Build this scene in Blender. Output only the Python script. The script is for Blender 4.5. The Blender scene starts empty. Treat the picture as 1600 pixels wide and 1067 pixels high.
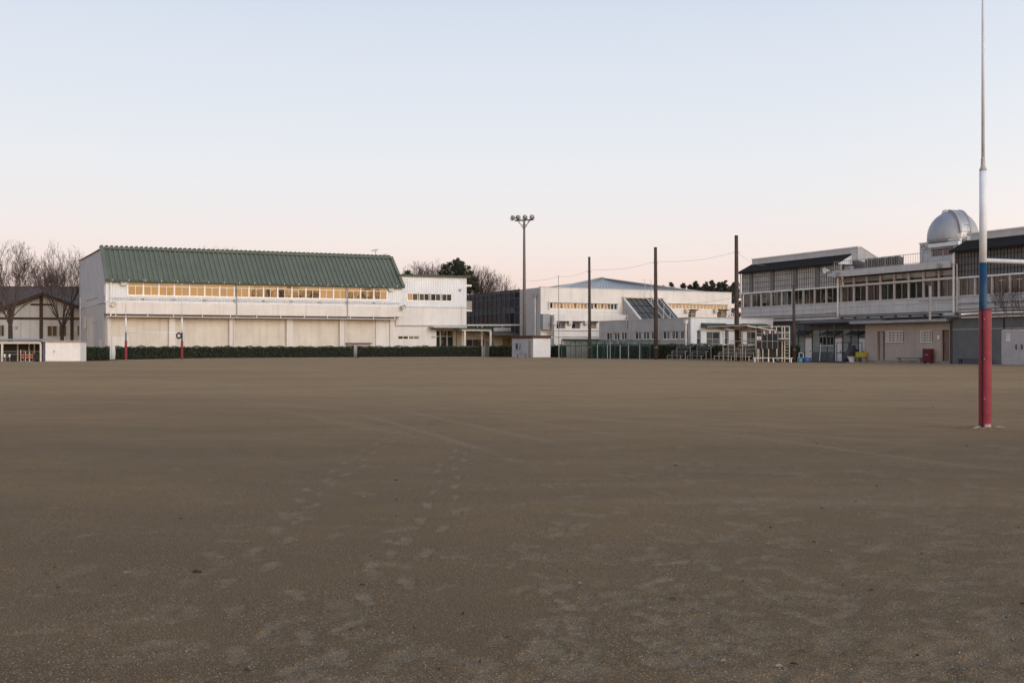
import bpy, math, random
import numpy as np
from mathutils import Vector, Matrix
scene = bpy.context.scene
col = scene.collection
pi = math.pi
# ------------------------------------------------------------------ camera
FPX, CX, HY, CH = 1600.0, 800.0, 543.0, 1.45      # focal length, principal column and horizon row of the photo (1600 px wide), eye height
cam = bpy.data.cameras.new('camera'); cam.lens = 36.0; cam.sensor_width = 36.0
cam.shift_y = (HY - 533.5) / 1600.0; cam.clip_end = 6000
camo = bpy.data.objects.new('camera', cam); col.objects.link(camo)
camo.location = (0, 0, CH); camo.rotation_euler = (pi / 2, 0, 0); scene.camera = camo
# ------------------------------------------------------------------ dusk sky
SUN = Vector((0.66, -0.75, 0)).normalized()        # the sun has gone down behind the photographer, to the right
wd = bpy.data.worlds.new('World'); scene.world = wd; wd.use_nodes = True
nt = wd.node_tree; N, L = nt.nodes, nt.links
bg = N['Background']
tc = N.new('ShaderNodeTexCoord'); sp = N.new('ShaderNodeSeparateXYZ'); L.new(tc.outputs['Generated'], sp.inputs[0])
def mth(op, a, b=None, c=None):
    n = N.new('ShaderNodeMath'); n.operation = op
    for i, q in enumerate((a, b, c)):
        if q is None: continue
        if isinstance(q, (int, float)): n.inputs[i].default_value = q
        else: L.new(q, n.inputs[i])
    return n.outputs[0]
def s2l(c): return tuple(((x / 255) / 12.92 if x / 255 <= .04045 else ((x / 255 + .055) / 1.055) ** 2.4) for x in c) + (1,)
zc = mth('MAXIMUM', sp.outputs['Z'], 0.0)
rp = N.new('ShaderNodeValToRGB'); L.new(zc, rp.inputs[0]); rp.color_ramp.interpolation = 'B_SPLINE'
stops = [(0.0, (228, 196, 188)), (.045, (245, 218, 207)), (.08, (247, 230, 222)), (.12, (243, 237, 236)), (.18, (233, 237, 242)),
         (.26, (223, 230, 241)), (.34, (211, 221, 237)), (.6, (156, 178, 212)), (1.0, (112, 140, 186))]
el = rp.color_ramp.elements
while len(el) > 1: el.remove(el[-1])
el[0].position = stops[0][0]; el[0].color = s2l(stops[0][1])
for p_, c_ in stops[1:]:
    e_ = el.new(p_); e_.color = s2l(c_)
hl = mth('SQRT', mth('ADD', mth('ADD', mth('MULTIPLY', sp.outputs['X'], sp.outputs['X']), mth('MULTIPLY', sp.outputs['Y'], sp.outputs['Y'])), 1e-5))
az = mth('DIVIDE', mth('ADD', mth('MULTIPLY', sp.outputs['X'], SUN.x), mth('MULTIPLY', sp.outputs['Y'], SUN.y)), hl)
west = mth('POWER', mth('MAXIMUM', mth('MULTIPLY_ADD', az, .62, .38), 0.0), 2.0)      # 1 towards the afterglow, 0 on the far side
g1 = mth('MULTIPLY', west, mth('EXPONENT', mth('MULTIPLY', zc, -13.0)))
g2 = mth('MULTIPLY', west, mth('EXPONENT', mth('MULTIPLY', zc, -2.2)))
def vscale(colr, f):
    n = N.new('ShaderNodeVectorMath'); n.operation = 'SCALE'; n.inputs[0].default_value = colr; L.new(f, n.inputs['Scale']); return n.outputs[0]
def vadd(a, b):
    n = N.new('ShaderNodeVectorMath'); n.operation = 'ADD'; L.new(a, n.inputs[0]); L.new(b, n.inputs[1]); return n.outputs[0]
inv = mth('SUBTRACT', 1.0, mth('MULTIPLY', g1, .85))
def vmul(a, f):
    n = N.new('ShaderNodeVectorMath'); n.operation = 'SCALE'; L.new(a, n.inputs[0]); L.new(f, n.inputs['Scale']); return n.outputs[0]
skyc = vadd(vmul(vadd(rp.outputs[0], vscale((1.30, 1.19, 1.08), g2)), inv), vscale((8.8, 4.1, .58), g1))
L.new(skyc, bg.inputs[0]); bg.inputs[1].default_value = 1.0
sl = bpy.data.lights.new('sun', 'SUN'); sl.energy = 1.4; sl.angle = math.radians(30); sl.color = (1.0, .98, .945)
so = bpy.data.objects.new('sun', sl); col.objects.link(so)
sd = Vector((SUN.x * math.cos(math.radians(20)), SUN.y * math.cos(math.radians(20)), math.sin(math.radians(20))))
so.rotation_euler = (-sd).to_track_quat('-Z', 'Y').to_euler(); so.location = (30, -40, 40)
vs = scene.view_settings; vs.view_transform = 'Standard'; vs.look = 'None'; vs.exposure = 0.0; vs.gamma = 1.0; vs.use_curve_mapping = False
scene.render.engine = 'CYCLES'
scene.cycles.max_bounces = 6; scene.cycles.transparent_max_bounces = 12

# ------------------------------------------------------------------ helpers
def ratio(x): return (x - CX) / FPX
def smooth(a, b, x): t = min(1, max(0, (x - a) / (b - a))); return t * t * (3 - 2 * t)
GX = [-60, -46, -35, -19, -5.6, 2, 10, 17.5, 21.5, 24, 27, 30, 60]
GZ = [-.03, -.02, .18, .22, .25, .27, .25, .24, .17, .10, .03, 0, 0]
def g(X, Y): return float(np.interp(X, GX, GZ)) * smooth(35, 104, Y)
def W(x, y, Y): return Vector((ratio(x) * Y, Y, CH + (HY - y) / FPX * Y))
def gp(x, Y): X = ratio(x) * Y; return Vector((X, Y, g(X, Y)))

class Fr:
    """a ground frame: u runs along a face, v runs into the building"""
    def __init__(s, O, u, v=None):
        s.O = Vector(O); s.u = Vector((u[0], u[1], 0)).normalized()
        s.v = Vector((v[0], v[1], 0)).normalized() if v else Vector((-s.u.y, s.u.x, 0))
        s.rz = math.atan2(s.u.y, s.u.x)
    def w(s, a, t, h): return s.O + s.u * a + s.v * t + Vector((0, 0, h))
    def s(s, x, t=0):
        r = ratio(x); o = s.O + s.v * t
        return (r * o.y - o.x) / (s.u.x - r * s.u.y)
    def h(s, x, y, t=0):
        p = s.w(s.s(x, t), t, 0); return CH + (HY - y) / FPX * p.y - s.O.z
def vp(dx): return Vector((dx, FPX, 0)).normalized()
U = vp(3240); V = Vector((-U.y, U.x, 0))

class MB:
    def __init__(s): s.v = []; s.f = []
    def quad(s, *p):
        n = len(s.v); s.v += [tuple(q) for q in p]; s.f.append(tuple(range(n, n + len(p)))); return s
    def hexa(s, p):
        e0, e1, e2 = Vector(p[1]) - Vector(p[0]), Vector(p[3]) - Vector(p[0]), Vector(p[4]) - Vector(p[0])
        if e0.cross(e1).dot(e2) < 0: p = [p[i] for i in (3, 2, 1, 0, 7, 6, 5, 4)]
        n = len(s.v); s.v += [tuple(q) for q in p]
        for f in ((0, 3, 2, 1), (4, 5, 6, 7), (0, 1, 5, 4), (1, 2, 6, 5), (2, 3, 7, 6), (3, 0, 4, 7)): s.f.append(tuple(n + i for i in f))
        return s
    def box(s, fr, a0, a1, t0, t1, h0, h1):
        w = fr.w if fr else (lambda a, t, h: Vector((a, t, h)))
        s.hexa([w(a0, t0, h0), w(a1, t0, h0), w(a1, t1, h0), w(a0, t1, h0), w(a0, t0, h1), w(a1, t0, h1), w(a1, t1, h1), w(a0, t1, h1)])
        return s
    def prism(s, fr, poly, a0, a1):            # polygon in (t,h), swept along u
        w = fr.w if fr else (lambda a, t, h: Vector((a, t, h)))
        n = len(s.v); k = len(poly)
        for a in (a0, a1): s.v += [tuple(w(a, t, h)) for t, h in poly]
        s.f.append(tuple(n + i for i in range(k))[::-1]); s.f.append(tuple(n + k + i for i in range(k)))
        for i in range(k): j = (i + 1) % k; s.f.append((n + i, n + j, n + k + j, n + k + i))
        return s
    def slab(s, fr, poly, t0, t1):             # polygon in (s,h), swept along v
        w = fr.w if fr else (lambda a, t, h: Vector((a, t, h)))
        n = len(s.v); k = len(poly)
        for t in (t0, t1): s.v += [tuple(w(a, t, h)) for a, h in poly]
        s.f.append(tuple(n + i for i in range(k))); s.f.append(tuple(n + k + i for i in range(k))[::-1])
        for i in range(k): j = (i + 1) % k; s.f.append((n + j, n + i, n + k + i, n + k + j))
        return s
    def tube(s, pts, rad, n=6, cap=True):
        pts = [Vector(p) for p in pts]
        if isinstance(rad, (int, float)): rad = [rad] * len(pts)
        base = len(s.v); prev = None
        for i, p in enumerate(pts):
            d = (pts[min(i + 1, len(pts) - 1)] - pts[max(i - 1, 0)]).normalized()
            a = d.orthogonal().normalized() if prev is None else (prev - d * prev.dot(d)).normalized()
            prev = a; b = d.cross(a)
            for k in range(n):
                an = 2 * pi * k / n; s.v.append(tuple(p + (a * math.cos(an) + b * math.sin(an)) * rad[i]))
        for i in range(len(pts) - 1):
            for k in range(n):
                j = (k + 1) % n; o = base + i * n
                s.f.append((o + k, o + j, o + n + j, o + n + k))
        if cap:
            s.f.append(tuple(base + k for k in range(n))[::-1]); o = base + (len(pts) - 1) * n; s.f.append(tuple(o + k for k in range(n)))
        return s
    def lathe(s, c, prof, n=16, axis=None):
        c = Vector(c); ax = Vector(axis).normalized() if axis else Vector((0, 0, 1))
        a = ax.orthogonal().normalized(); b = ax.cross(a); base = len(s.v)
        for r, z in prof:
            for k in range(n):
                an = 2 * pi * k / n; s.v.append(tuple(c + ax * z + (a * math.cos(an) + b * math.sin(an)) * r))
        for i in range(len(prof) - 1):
            for k in range(n):
                j = (k + 1) % n; o = base + i * n; s.f.append((o + k, o + j, o + n + j, o + n + k))
        s.f.append(tuple(base + k for k in range(n))[::-1]); o = base + (len(prof) - 1) * n; s.f.append(tuple(o + k for k in range(n)))
        return s
    def corr(s, P0, A, B, Nn, n, d, k0=None, k1=None, prof=((0, 0), (.5, 0), (.6, 1), (.9, 1))):
        P0, A, B, Nn = Vector(P0), Vector(A), Vector(B), Vector(Nn).normalized()
        base = len(s.v); m = 0
        for i in range(n + 1):
            for q, e in (prof if i < n else ((0, 0),)):
                a = (i + q) / n
                s.v.append(tuple(P0 + A * a + B * (k0(a) if k0 else 0) + Nn * (d * e)))
                s.v.append(tuple(P0 + A * a + B * (k1(a) if k1 else 1) + Nn * (d * e))); m += 1
        for i in range(m - 1):
            o = base + 2 * i; s.f.append((o, o + 2, o + 3, o + 1))
        return s
    def mesh(s, name, mat, org=(0, 0, 0), sm=False):
        me = bpy.data.meshes.new(name)
        if org[0] or org[1] or org[2]:
            ox, oy, oz = org; vv = [(a - ox, b - oy, c - oz) for a, b, c in s.v]
        else: vv = s.v
        me.from_pydata(vv, [], s.f); me.update()
        if mat: me.materials.append(mat)
        if sm: me.polygons.foreach_set('use_smooth', [True] * len(me.polygons))
        return me
    def build(s, name, mat, parent=None, sm=False, label=None):
        root = parent
        while root is not None and root.parent is not None: root = root.parent
        o = bpy.data.objects.new(name, s.mesh(name, mat, root.location if root else (0, 0, 0), sm)); col.objects.link(o)
        if parent is not None: o.parent = parent
        if label: o['label'] = label
        return o
    def solo(s, name, mat, org, label, cat, group=None, sm=False):
        o = bpy.data.objects.new(name, s.mesh(name, mat, org, sm)); col.objects.link(o); o.location = org
        return tag(o, label, cat, group)
def tag(o, label, cat, group=None):
    o['label'] = label; o['category'] = cat
    if group: o['group'] = group
    return o
def thing(name, label, cat, loc, group=None):
    o = bpy.data.objects.new(name, None); col.objects.link(o); o.location = Vector(loc); o.empty_display_size = .3
    return tag(o, label, cat, group)
def struct(o, kind='structure'): o['kind'] = kind; return o
def put(name, mesh, parent, fr, a, t, h, dz=0.0):
    o = bpy.data.objects.new(name, mesh); col.objects.link(o); o.parent = parent
    o.location = fr.w(a, t, h) - parent.location; o.rotation_euler = (0, 0, fr.rz + dz); return o
def walls(mb, fr, a0, a1, h0, h1, t0, t1, ops):
    xs = sorted({a0, a1} | {q for o in ops for q in o[:2] if a0 < q < a1}); hs = sorted({h0, h1} | {q for o in ops for q in o[2:4] if h0 < q < h1})
    for i in range(len(hs) - 1):
        run = None
        for j in range(len(xs) - 1):
            cx, ch = (xs[j] + xs[j + 1]) / 2, (hs[i] + hs[i + 1]) / 2
            solid = not any(o[0] < cx < o[1] and o[2] < ch < o[3] for o in ops)
            if solid: run = (run[0], xs[j + 1]) if run else (xs[j], xs[j + 1])
            if (not solid or j == len(xs) - 2) and run:
                mb.box(fr, run[0], run[1], t0, t1, hs[i], hs[i + 1]); run = None
    return mb
_wc = {}
RW = random.Random(3)
def window(parent, fr, a0, a1, h0, h1, t, fm, gm, cols=2, top=0, fw=.05, dep=.08, gms=None, name='window', cols_top=1, tilt=0.0):
    w, h = round(a1 - a0, 2), round(h1 - h0, 2)
    key = (w, h, cols, round(top, 2), fw, dep, fm.name, cols_top)
    if key not in _wc:
        m = MB(); cells = []
        m.box(None, 0, w, 0, dep, 0, fw); m.box(None, 0, w, 0, dep, h - fw, h)
        m.box(None, 0, fw, .002, dep, fw, h - fw); m.box(None, w - fw, w, .002, dep, fw, h - fw)
        zt = h - fw
        if top:
            zt = h - top; m.box(None, fw, w - fw, .001, dep, zt - fw / 2, zt + fw / 2)
            for c in range(cols_top):
                x0 = fw + (w - 2 * fw) * c / cols_top; x1 = fw + (w - 2 * fw) * (c + 1) / cols_top
                if c: m.box(None, x0 - fw * .4, x0 + fw * .4, .004, dep, zt + fw / 2, h - fw)
                cells.append((x0, x1, zt + fw / 2, h - fw))
            zt -= fw / 2
        for c in range(cols):
            x0 = fw + (w - 2 * fw) * c / cols; x1 = fw + (w - 2 * fw) * (c + 1) / cols
            if c: m.box(None, x0 - fw * .4, x0 + fw * .4, .004, dep, fw, zt)
            cells.append((x0, x1, fw, zt))
        _wc[key] = (m.mesh('window_frame', fm), cells, {})
    me, cells, pm = _wc[key]
    o = put(name, me, parent, fr, a0, t, h0)
    for i, (x0, x1, z0, z1) in enumerate(cells):
        gmt = gm if gms is None else gms[i % len(gms)]
        k = (i, gmt.name)
        if k not in pm: pm[k] = MB().box(None, -(x1 - x0) / 2, (x1 - x0) / 2, -.004, .004, -(z1 - z0) / 2, (z1 - z0) / 2).mesh('pane', gmt)
        p = bpy.data.objects.new('pane', pm[k]); col.objects.link(p); p.parent = o
        p.location = ((x0 + x1) / 2, dep * .55 + .01 * (i % 2), (z0 + z1) / 2); p.rotation_euler = (RW.uniform(-.004, .004), 0, tilt + RW.uniform(-.012, .012))
    return o

# ------------------------------------------------------------------ materials
def mat(name, c, rough=.7, var=.12, scale=1.5, streak=0.0, metal=0.0, spec=.3, fine=0.0, c2=None, bump=0.0, bscale=20):
    m = bpy.data.materials.new(name); m.use_nodes = True; t = m.node_tree; n, l = t.nodes, t.links
    b = n['Principled BSDF']; b.inputs['Roughness'].default_value = rough; b.inputs['Metallic'].default_value = metal
    b.inputs['Specular IOR Level'].default_value = spec
    geo = n.new('ShaderNodeNewGeometry')
    nz = n.new('ShaderNodeTexNoise'); nz.inputs['Scale'].default_value = scale; nz.inputs['Detail'].default_value = 6; nz.inputs['Roughness'].default_value = .65
    l.new(geo.outputs['Position'], nz.inputs['Vector'])
    mx = n.new('ShaderNodeMix'); mx.data_type = 'RGBA'
    mr = n.new('ShaderNodeMapRange'); mr.inputs[1].default_value = .3; mr.inputs[2].default_value = .7; l.new(nz.outputs['Fac'], mr.inputs[0]); l.new(mr.outputs[0], mx.inputs[0])
    d = c2 or tuple(x * (1 - 2 * var) for x in c)
    mx.inputs[6].default_value = tuple(d) + (1,); mx.inputs[7].default_value = tuple(x * (1 + var * .4) for x in c) + (1,)
    out = mx.outputs[2]
    if streak:
        mp = n.new('ShaderNodeMapping'); mp.inputs['Scale'].default_value = (1.6, 1.6, .10); l.new(geo.outputs['Position'], mp.inputs[0])
        n2 = n.new('ShaderNodeTexNoise'); n2.inputs['Scale'].default_value = 1.7; n2.inputs['Detail'].default_value = 8; n2.inputs['Roughness'].default_value = .7; l.new(mp.outputs[0], n2.inputs['Vector'])
        r2 = n.new('ShaderNodeMapRange'); r2.inputs[1].default_value = .5; r2.inputs[2].default_value = .75; l.new(n2.outputs['Fac'], r2.inputs[0])
        r2.inputs[4].default_value = streak
        m2 = n.new('ShaderNodeMix'); m2.data_type = 'RGBA'; l.new(r2.outputs[0], m2.inputs[0]); l.new(out, m2.inputs[6]); m2.inputs[7].default_value = (c[0] * .42, c[1] * .39, c[2] * .34, 1); out = m2.outputs[2]
    if fine:
        n3 = n.new('ShaderNodeTexNoise'); n3.inputs['Scale'].default_value = 45; n3.inputs['Detail'].default_value = 2; l.new(geo.outputs['Position'], n3.inputs['Vector'])
        m3 = n.new('ShaderNodeMix'); m3.data_type = 'RGBA'; m3.blend_type = 'MULTIPLY'; m3.inputs[0].default_value = fine; l.new(out, m3.inputs[6]); l.new(n3.outputs['Color'], m3.inputs[7]); out = m3.outputs[2]
    l.new(out, b.inputs['Base Color'])
    if bump:
        nb = n.new('ShaderNodeTexNoise'); nb.inputs['Scale'].default_value = bscale; nb.inputs['Detail'].default_value = 4; l.new(geo.outputs['Position'], nb.inputs['Vector'])
        bp = n.new('ShaderNodeBump'); bp.inputs['Strength'].default_value = bump; bp.inputs['Distance'].default_value = .02; l.new(nb.outputs['Fac'], bp.inputs['Height']); l.new(bp.outputs[0], b.inputs['Normal'])
    return m
def glassmat(name, tint=.4, ior=2.0, dark=None, tc_=(1, 1, 1)):
    m = bpy.data.materials.new(name); m.use_nodes = True; t = m.node_tree; n, l = t.nodes, t.links
    n.remove(n['Principled BSDF']); out = n['Material Output']
    gl = n.new('ShaderNodeBsdfGlossy'); gl.inputs['Roughness'].default_value = .02
    geo = n.new('ShaderNodeNewGeometry'); nz = n.new('ShaderNodeTexNoise'); nz.inputs['Scale'].default_value = 1.3; nz.inputs['Detail'].default_value = 1; l.new(geo.outputs['Position'], nz.inputs['Vector'])
    bp = n.new('ShaderNodeBump'); bp.inputs['Strength'].default_value = .05; bp.inputs['Distance'].default_value = .05; l.new(nz.outputs['Fac'], bp.inputs['Height']); l.new(bp.outputs[0], gl.inputs['Normal'])
    fr = n.new('ShaderNodeFresnel')
    bi = n.new('ShaderNodeMath'); bi.operation = 'MULTIPLY_ADD'; l.new(geo.outputs['Backfacing'], bi.inputs[0]); bi.inputs[1].default_value = 1 / ior - ior; bi.inputs[2].default_value = ior; l.new(bi.outputs[0], fr.inputs['IOR'])   # a thin sheet: same reflection from either side
    if dark: lo = n.new('ShaderNodeBsdfDiffuse'); lo.inputs[0].default_value = tuple(dark) + (1,)
    else: lo = n.new('ShaderNodeBsdfTransparent'); lo.inputs[0].default_value = tuple(tint * x for x in tc_) + (1,)
    mx = n.new('ShaderNodeMixShader'); l.new(fr.outputs[0], mx.inputs[0]); l.new(lo.outputs[0], mx.inputs[1]); l.new(gl.outputs[0], mx.inputs[2]); l.new(mx.outputs[0], out.inputs[0])
    return m
M = dict(
    siding=mat('white_siding', (.70, .73, .76), .55, .06, .6, .12),
    siding_shaded=mat('shaded_siding', (.42, .45, .50), .6, .08, .6, .18),  # white siding with the shade of left-facing walls put into its colour
    cream=mat('cream_wall', (.66, .625, .555), .85, .08, .5, .34, fine=.15),
    band=mat('band_wall', (.72, .70, .665), .85, .06, .5, .34, fine=.15),
    whitewall=mat('white_wall', (.76, .745, .715), .85, .07, .4, .32, fine=.2),
    sidewall=mat('shaded_render', (.50, .50, .50), .85, .07, .4, .2, fine=.2),  # render for faces turned from the glow, their shade mixed into the grey
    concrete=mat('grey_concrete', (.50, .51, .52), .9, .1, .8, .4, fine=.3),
    panel=mat('concrete_panel', (.60, .605, .60), .85, .09, .9, .35, fine=.25),
    fascia=mat('grey_fascia', (.58, .58, .575), .8, .08, 1, .3, fine=.2),
    green=mat('green_roof_paint', (.122, .148, .122), .6, .12, .35, .30, c2=(.100, .124, .102), spec=.15),
    greend=mat('dark_green_trim', (.06, .085, .06), .6, .1, 1),
    bluero=mat('blue_metal_roof', (.43, .45, .455), .6, .08, .5, spec=.25),
    darkroof=mat('dark_slate_roof', (.026, .024, .023), .95, .12, 1.5, spec=.08),
    white=mat('white_paint', (.74, .74, .73), .5, .06, 2, .12),
    cream_p=mat('cream_paint', (.60, .565, .48), .6, .12, 3, .3),
    alum=mat('aluminium_frame', (.42, .42, .42), .45, .08, 2, metal=.2),
    walum=mat('white_window_frame', (.82, .82, .81), .5, .05, 2),
    galv=mat('galvanised_steel', (.32, .33, .34), .5, .15, 4, metal=.4),
    dome=mat('silver_dome', (.34, .355, .38), .45, .08, 1.2, .2, metal=.35, spec=.4),
    bar=mat('grey_pipe', (.33, .34, .35), .6, .15, 3, .2),
    dark=mat('dark_metal', (.035, .035, .036), .6, .15, 3),
    louvre=mat('louvre_grey', (.50, .49, .47), .8, .1, 1, .3),
    louvre_d=mat('louvre_dark_grey', (.16, .157, .15), .85, .1, 1),  # dark grey of slats, piers and backing boards
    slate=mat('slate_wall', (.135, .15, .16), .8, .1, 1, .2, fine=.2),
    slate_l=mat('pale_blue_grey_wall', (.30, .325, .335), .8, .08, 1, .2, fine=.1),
    pinkw=mat('pink_beige_wall', (.44, .395, .37), .9, .08, .8, .3, fine=.3),
    wood=mat('creosoted_wood', (.075, .055, .045), .85, .3, 3, c2=(.04, .03, .026)),
    timber=mat('brown_timber', (.075, .046, .033), .8, .15, 3),
    plaster=mat('white_plaster', (.52, .53, .52), .9, .06, .8, .2),
    oldroof=mat('brown_tile_roof', (.085, .072, .074), .85, .15, 2, fine=.3),
    red=mat('red_vinyl_pad', (.225, .026, .045), .5, .16, 5, .32, spec=.3),
    redd=mat('dark_red_vinyl', (.11, .016, .022), .6, .12, 3),
    blue=mat('blue_paint', (.006, .050, .120), .5, .2, 6, .3),
    teal=mat('teal_paint', (.03, .13, .15), .55, .1, 3),
    postw=mat('post_white', (.72, .77, .83), .5, .08, 5, .18),
    gnet=mat('green_steel', (.045, .10, .085), .6, .12, 3),
    brown=mat('brown_curtain', (.22, .145, .125), .9, .12, 2),
    beige=mat('pale_curtain', (.32, .29, .25), .9, .08, 2),
    yellow=mat('yellow_plastic', (.46, .38, .03), .5, .08, 4),
    cyan=mat('light_blue_plastic', (.08, .32, .50), .45, .08, 4),
    bluep=mat('blue_plastic', (.015, .08, .32), .45, .08, 4),
    orange=mat('orange_plastic', (.42, .14, .075), .5, .1, 4),
    tarp=mat('brown_tarpaulin', (.12, .105, .09), .9, .2, 4),
    asphalt=mat('asphalt', (.075, .072, .068), .95, .15, 1.2, fine=.3),
    kerb=mat('kerb_concrete', (.32, .30, .27), .95, .12, 2, fine=.3),
    inner=mat('room_wall', (.24, .215, .19), .9, .1, 1),
    board=mat('scoreboard_black', (.018, .021, .026), .6, .1, 3),
    purple=mat('purple_post', (.10, .09, .16), .6, .1, 3),
    bark=mat('bark', (.06, .047, .04), .95, .2, 4),
    twig=mat('twigs', (.092, .064, .054), .95, .15, 4),
    leafd=mat('evergreen_leaf', (.030, .040, .022), .8, .3, .7, c2=(.020, .022, .014)),
    leafh=mat('hedge_leaf', (.050, .062, .032), .55, .3, 9, c2=(.016, .024, .012)),
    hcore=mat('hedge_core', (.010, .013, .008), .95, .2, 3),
    plant=mat('plant_leaf', (.07, .16, .04), .7, .2, 4),
    darkpanel=mat('dark_grey_panel', (.085, .093, .108), .5, .12, 1),
    ftwig=mat('far_twigs', (.10, .066, .060), .95, .15, 4),
    sand=mat('white_sand', (.50, .48, .45), .95, .2, 9),
)
GL_gold = glassmat('window_glass_reflecting', dark=(.02, .018, .016), ior=2.05)
GL_clear = glassmat('window_glass_clear', tint=.93, ior=1.42)
GL_dark = glassmat('window_glass_dark', dark=(.022, .025, .028), ior=1.22)
GL_grey = glassmat('window_glass_curtained', dark=(.12, .125, .13), ior=1.3)
GL_blueg = glassmat('glazing_blue_grey', dark=(.045, .055, .062), ior=1.3)
GL_sky = glassmat('skylight_glass', dark=(.085, .092, .09), ior=1.22)
GL_curt = glassmat('curtain_wall_glass', dark=(.045, .052, .064), ior=1.14)
GL_curtd = glassmat('curtain_wall_dark_glass', dark=(.018, .021, .027), ior=1.16)
GL_green = glassmat('window_glass_green', dark=(.035, .05, .04), ior=1.3)
def rr(a, b): return RW.uniform(a, b)
# ------------------------------------------------------------------ ground
def dirtmat():
    m = bpy.data.materials.new('packed_dirt'); m.use_nodes = True; t = m.node_tree; n, l = t.nodes, t.links
    b = n['Principled BSDF']; b.inputs['Roughness'].default_value = .97; b.inputs['Specular IOR Level'].default_value = .12
    geo = n.new('ShaderNodeNewGeometry')
    def noise(scale, det=4, rough=.6, st=None):
        z = n.new('ShaderNodeTexNoise'); z.inputs['Scale'].default_value = scale; z.inputs['Detail'].default_value = det; z.inputs['Roughness'].default_value = rough
        if st:
            mp = n.new('ShaderNodeMapping'); mp.inputs['Scale'].default_value = st; mp.inputs['Rotation'].default_value = (0, 0, -.35); l.new(geo.outputs['Position'], mp.inputs[0]); l.new(mp.outputs[0], z.inputs['Vector'])
        else: l.new(geo.outputs['Position'], z.inputs['Vector'])
        return z.outputs['Fac']
    def rng(f, a, b_, c, d):
        q = n.new('ShaderNodeMapRange'); q.inputs[1].default_value = a; q.inputs[2].default_value = b_; q.inputs[3].default_value = c; q.inputs[4].default_value = d; l.new(f, q.inputs[0]); return q.outputs[0]
    def mix(f, a, b_, bl='MIX'):
        q = n.new('ShaderNodeMix'); q.data_type = 'RGBA'; q.blend_type = bl
        for i, z in ((0, f), (6, a), (7, b_)):
            if isinstance(z, (tuple, float)): q.inputs[i].default_value = z
            else: l.new(z, q.inputs[i])
        return q.outputs[2]
    LIT_DIRT, DIM_DIRT, PALE = (.330, .216, .104, 1), (.128, .086, .045, 1), (.275, .210, .135, 1)
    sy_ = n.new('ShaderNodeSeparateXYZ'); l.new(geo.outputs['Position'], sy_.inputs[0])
    far_ = rng(sy_.outputs['Y'], 4, 36, -.10, .72)          # dirt paler with distance: backscattered light and lens falloff put into its colour
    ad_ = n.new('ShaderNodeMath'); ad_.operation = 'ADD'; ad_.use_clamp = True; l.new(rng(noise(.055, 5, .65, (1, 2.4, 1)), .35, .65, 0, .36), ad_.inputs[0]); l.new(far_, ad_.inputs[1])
    c = mix(ad_.outputs[0], DIM_DIRT, LIT_DIRT)
    c = mix(rng(noise(.9, 5, .7, (.6, 1.7, 1)), .42, .72, 0, .45), c, (.128, .089, .052, 1))
    c = mix(rng(noise(.16, 6, .75, (.35, 2.2, 1)), .56, .74, 0, .45), c, PALE)
    at = n.new('ShaderNodeAttribute'); at.attribute_name = 'scuff'
    c = mix(at.outputs['Fac'], c, PALE)
    gn = noise(85, 3, .8); g2 = noise(38, 4, .75); sp_ = noise(130, 1, .5)
    c = mix(1.0, c, mix(rng(gn, .3, .7, 0, 1), (.50, .48, .46, 1), (1.42, 1.42, 1.42, 1)), 'MULTIPLY')
    c = mix(rng(sp_, .62, .70, 0, .8), c, (.46, .41, .34, 1))
    c = mix(rng(g2, .60, .72, 0, .5), c, (.05, .04, .033, 1))
    l.new(c, b.inputs['Base Color'])
    add = n.new('ShaderNodeMath'); add.operation = 'MULTIPLY_ADD'; l.new(g2, add.inputs[0]); add.inputs[1].default_value = 1.5; l.new(gn, add.inputs[2])
    add2 = n.new('ShaderNodeMath'); add2.operation = 'MULTIPLY_ADD'; l.new(noise(7, 4, .7), add2.inputs[0]); add2.inputs[1].default_value = 1.0; l.new(add.outputs[0], add2.inputs[2])
    bp = n.new('ShaderNodeBump'); bp.inputs['Strength'].default_value = .75; bp.inputs['Distance'].default_value = .012; l.new(add2.outputs[0], bp.inputs['Height']); l.new(bp.outputs[0], b.inputs['Normal'])
    return m
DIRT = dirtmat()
def ground_px(x, y): Y = CH * FPX / (y - HY); return ratio(x) * Y, Y
rg = random.Random(11)
prints = []                                   # x, y, heading, length, width, strength, depth
def trail(px, side=.10):
    pts = [Vector(ground_px(*p)) for p in px]
    k = 0
    for i in range(len(pts) - 1):
        d = pts[i + 1] - pts[i]; n_ = max(1, round(d.length / .40)); nn = Vector((-d.y, d.x)).normalized()
        for j in range(n_):
            q = pts[i] + d * (j / n_) + nn * (side if k % 2 else -side); k += 1
            prints.append((q.x + rg.uniform(-.05, .05), q.y + rg.uniform(-.08, .08), math.atan2(d.y, d.x) + rg.uniform(-.25, .25), .28, .105, rg.uniform(.35, .7), .012))
trail([(425, 1060), (385, 985), (420, 935), (395, 905), (430, 845), (465, 790), (540, 735), (600, 690), (680, 650)])
trail([(500, 1030), (520, 970), (610, 935), (600, 850), (655, 860), (690, 800), (700, 730), (740, 690)])
trail([(940, 940), (985, 970), (1120, 1030), (1250, 1060)], .16)
trail([(1010, 900), (1150, 880), (1240, 920), (1390, 1000)], .2)
for _ in range(1000):                          # scuffs of a much used field, thickest on the right
    y = HY + 70 + 480 * rg.random() ** 1.5; x = 800 + 850 * rg.random() ** .75 if rg.random() < .8 else rg.uniform(60, 900)
    X, Y = ground_px(x, y); s_ = rg.uniform(.6, 1.5)
    prints.append((X, Y, rg.uniform(0, pi), .24 * s_, .12 * s_, rg.uniform(.06, .40), .007))
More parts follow.
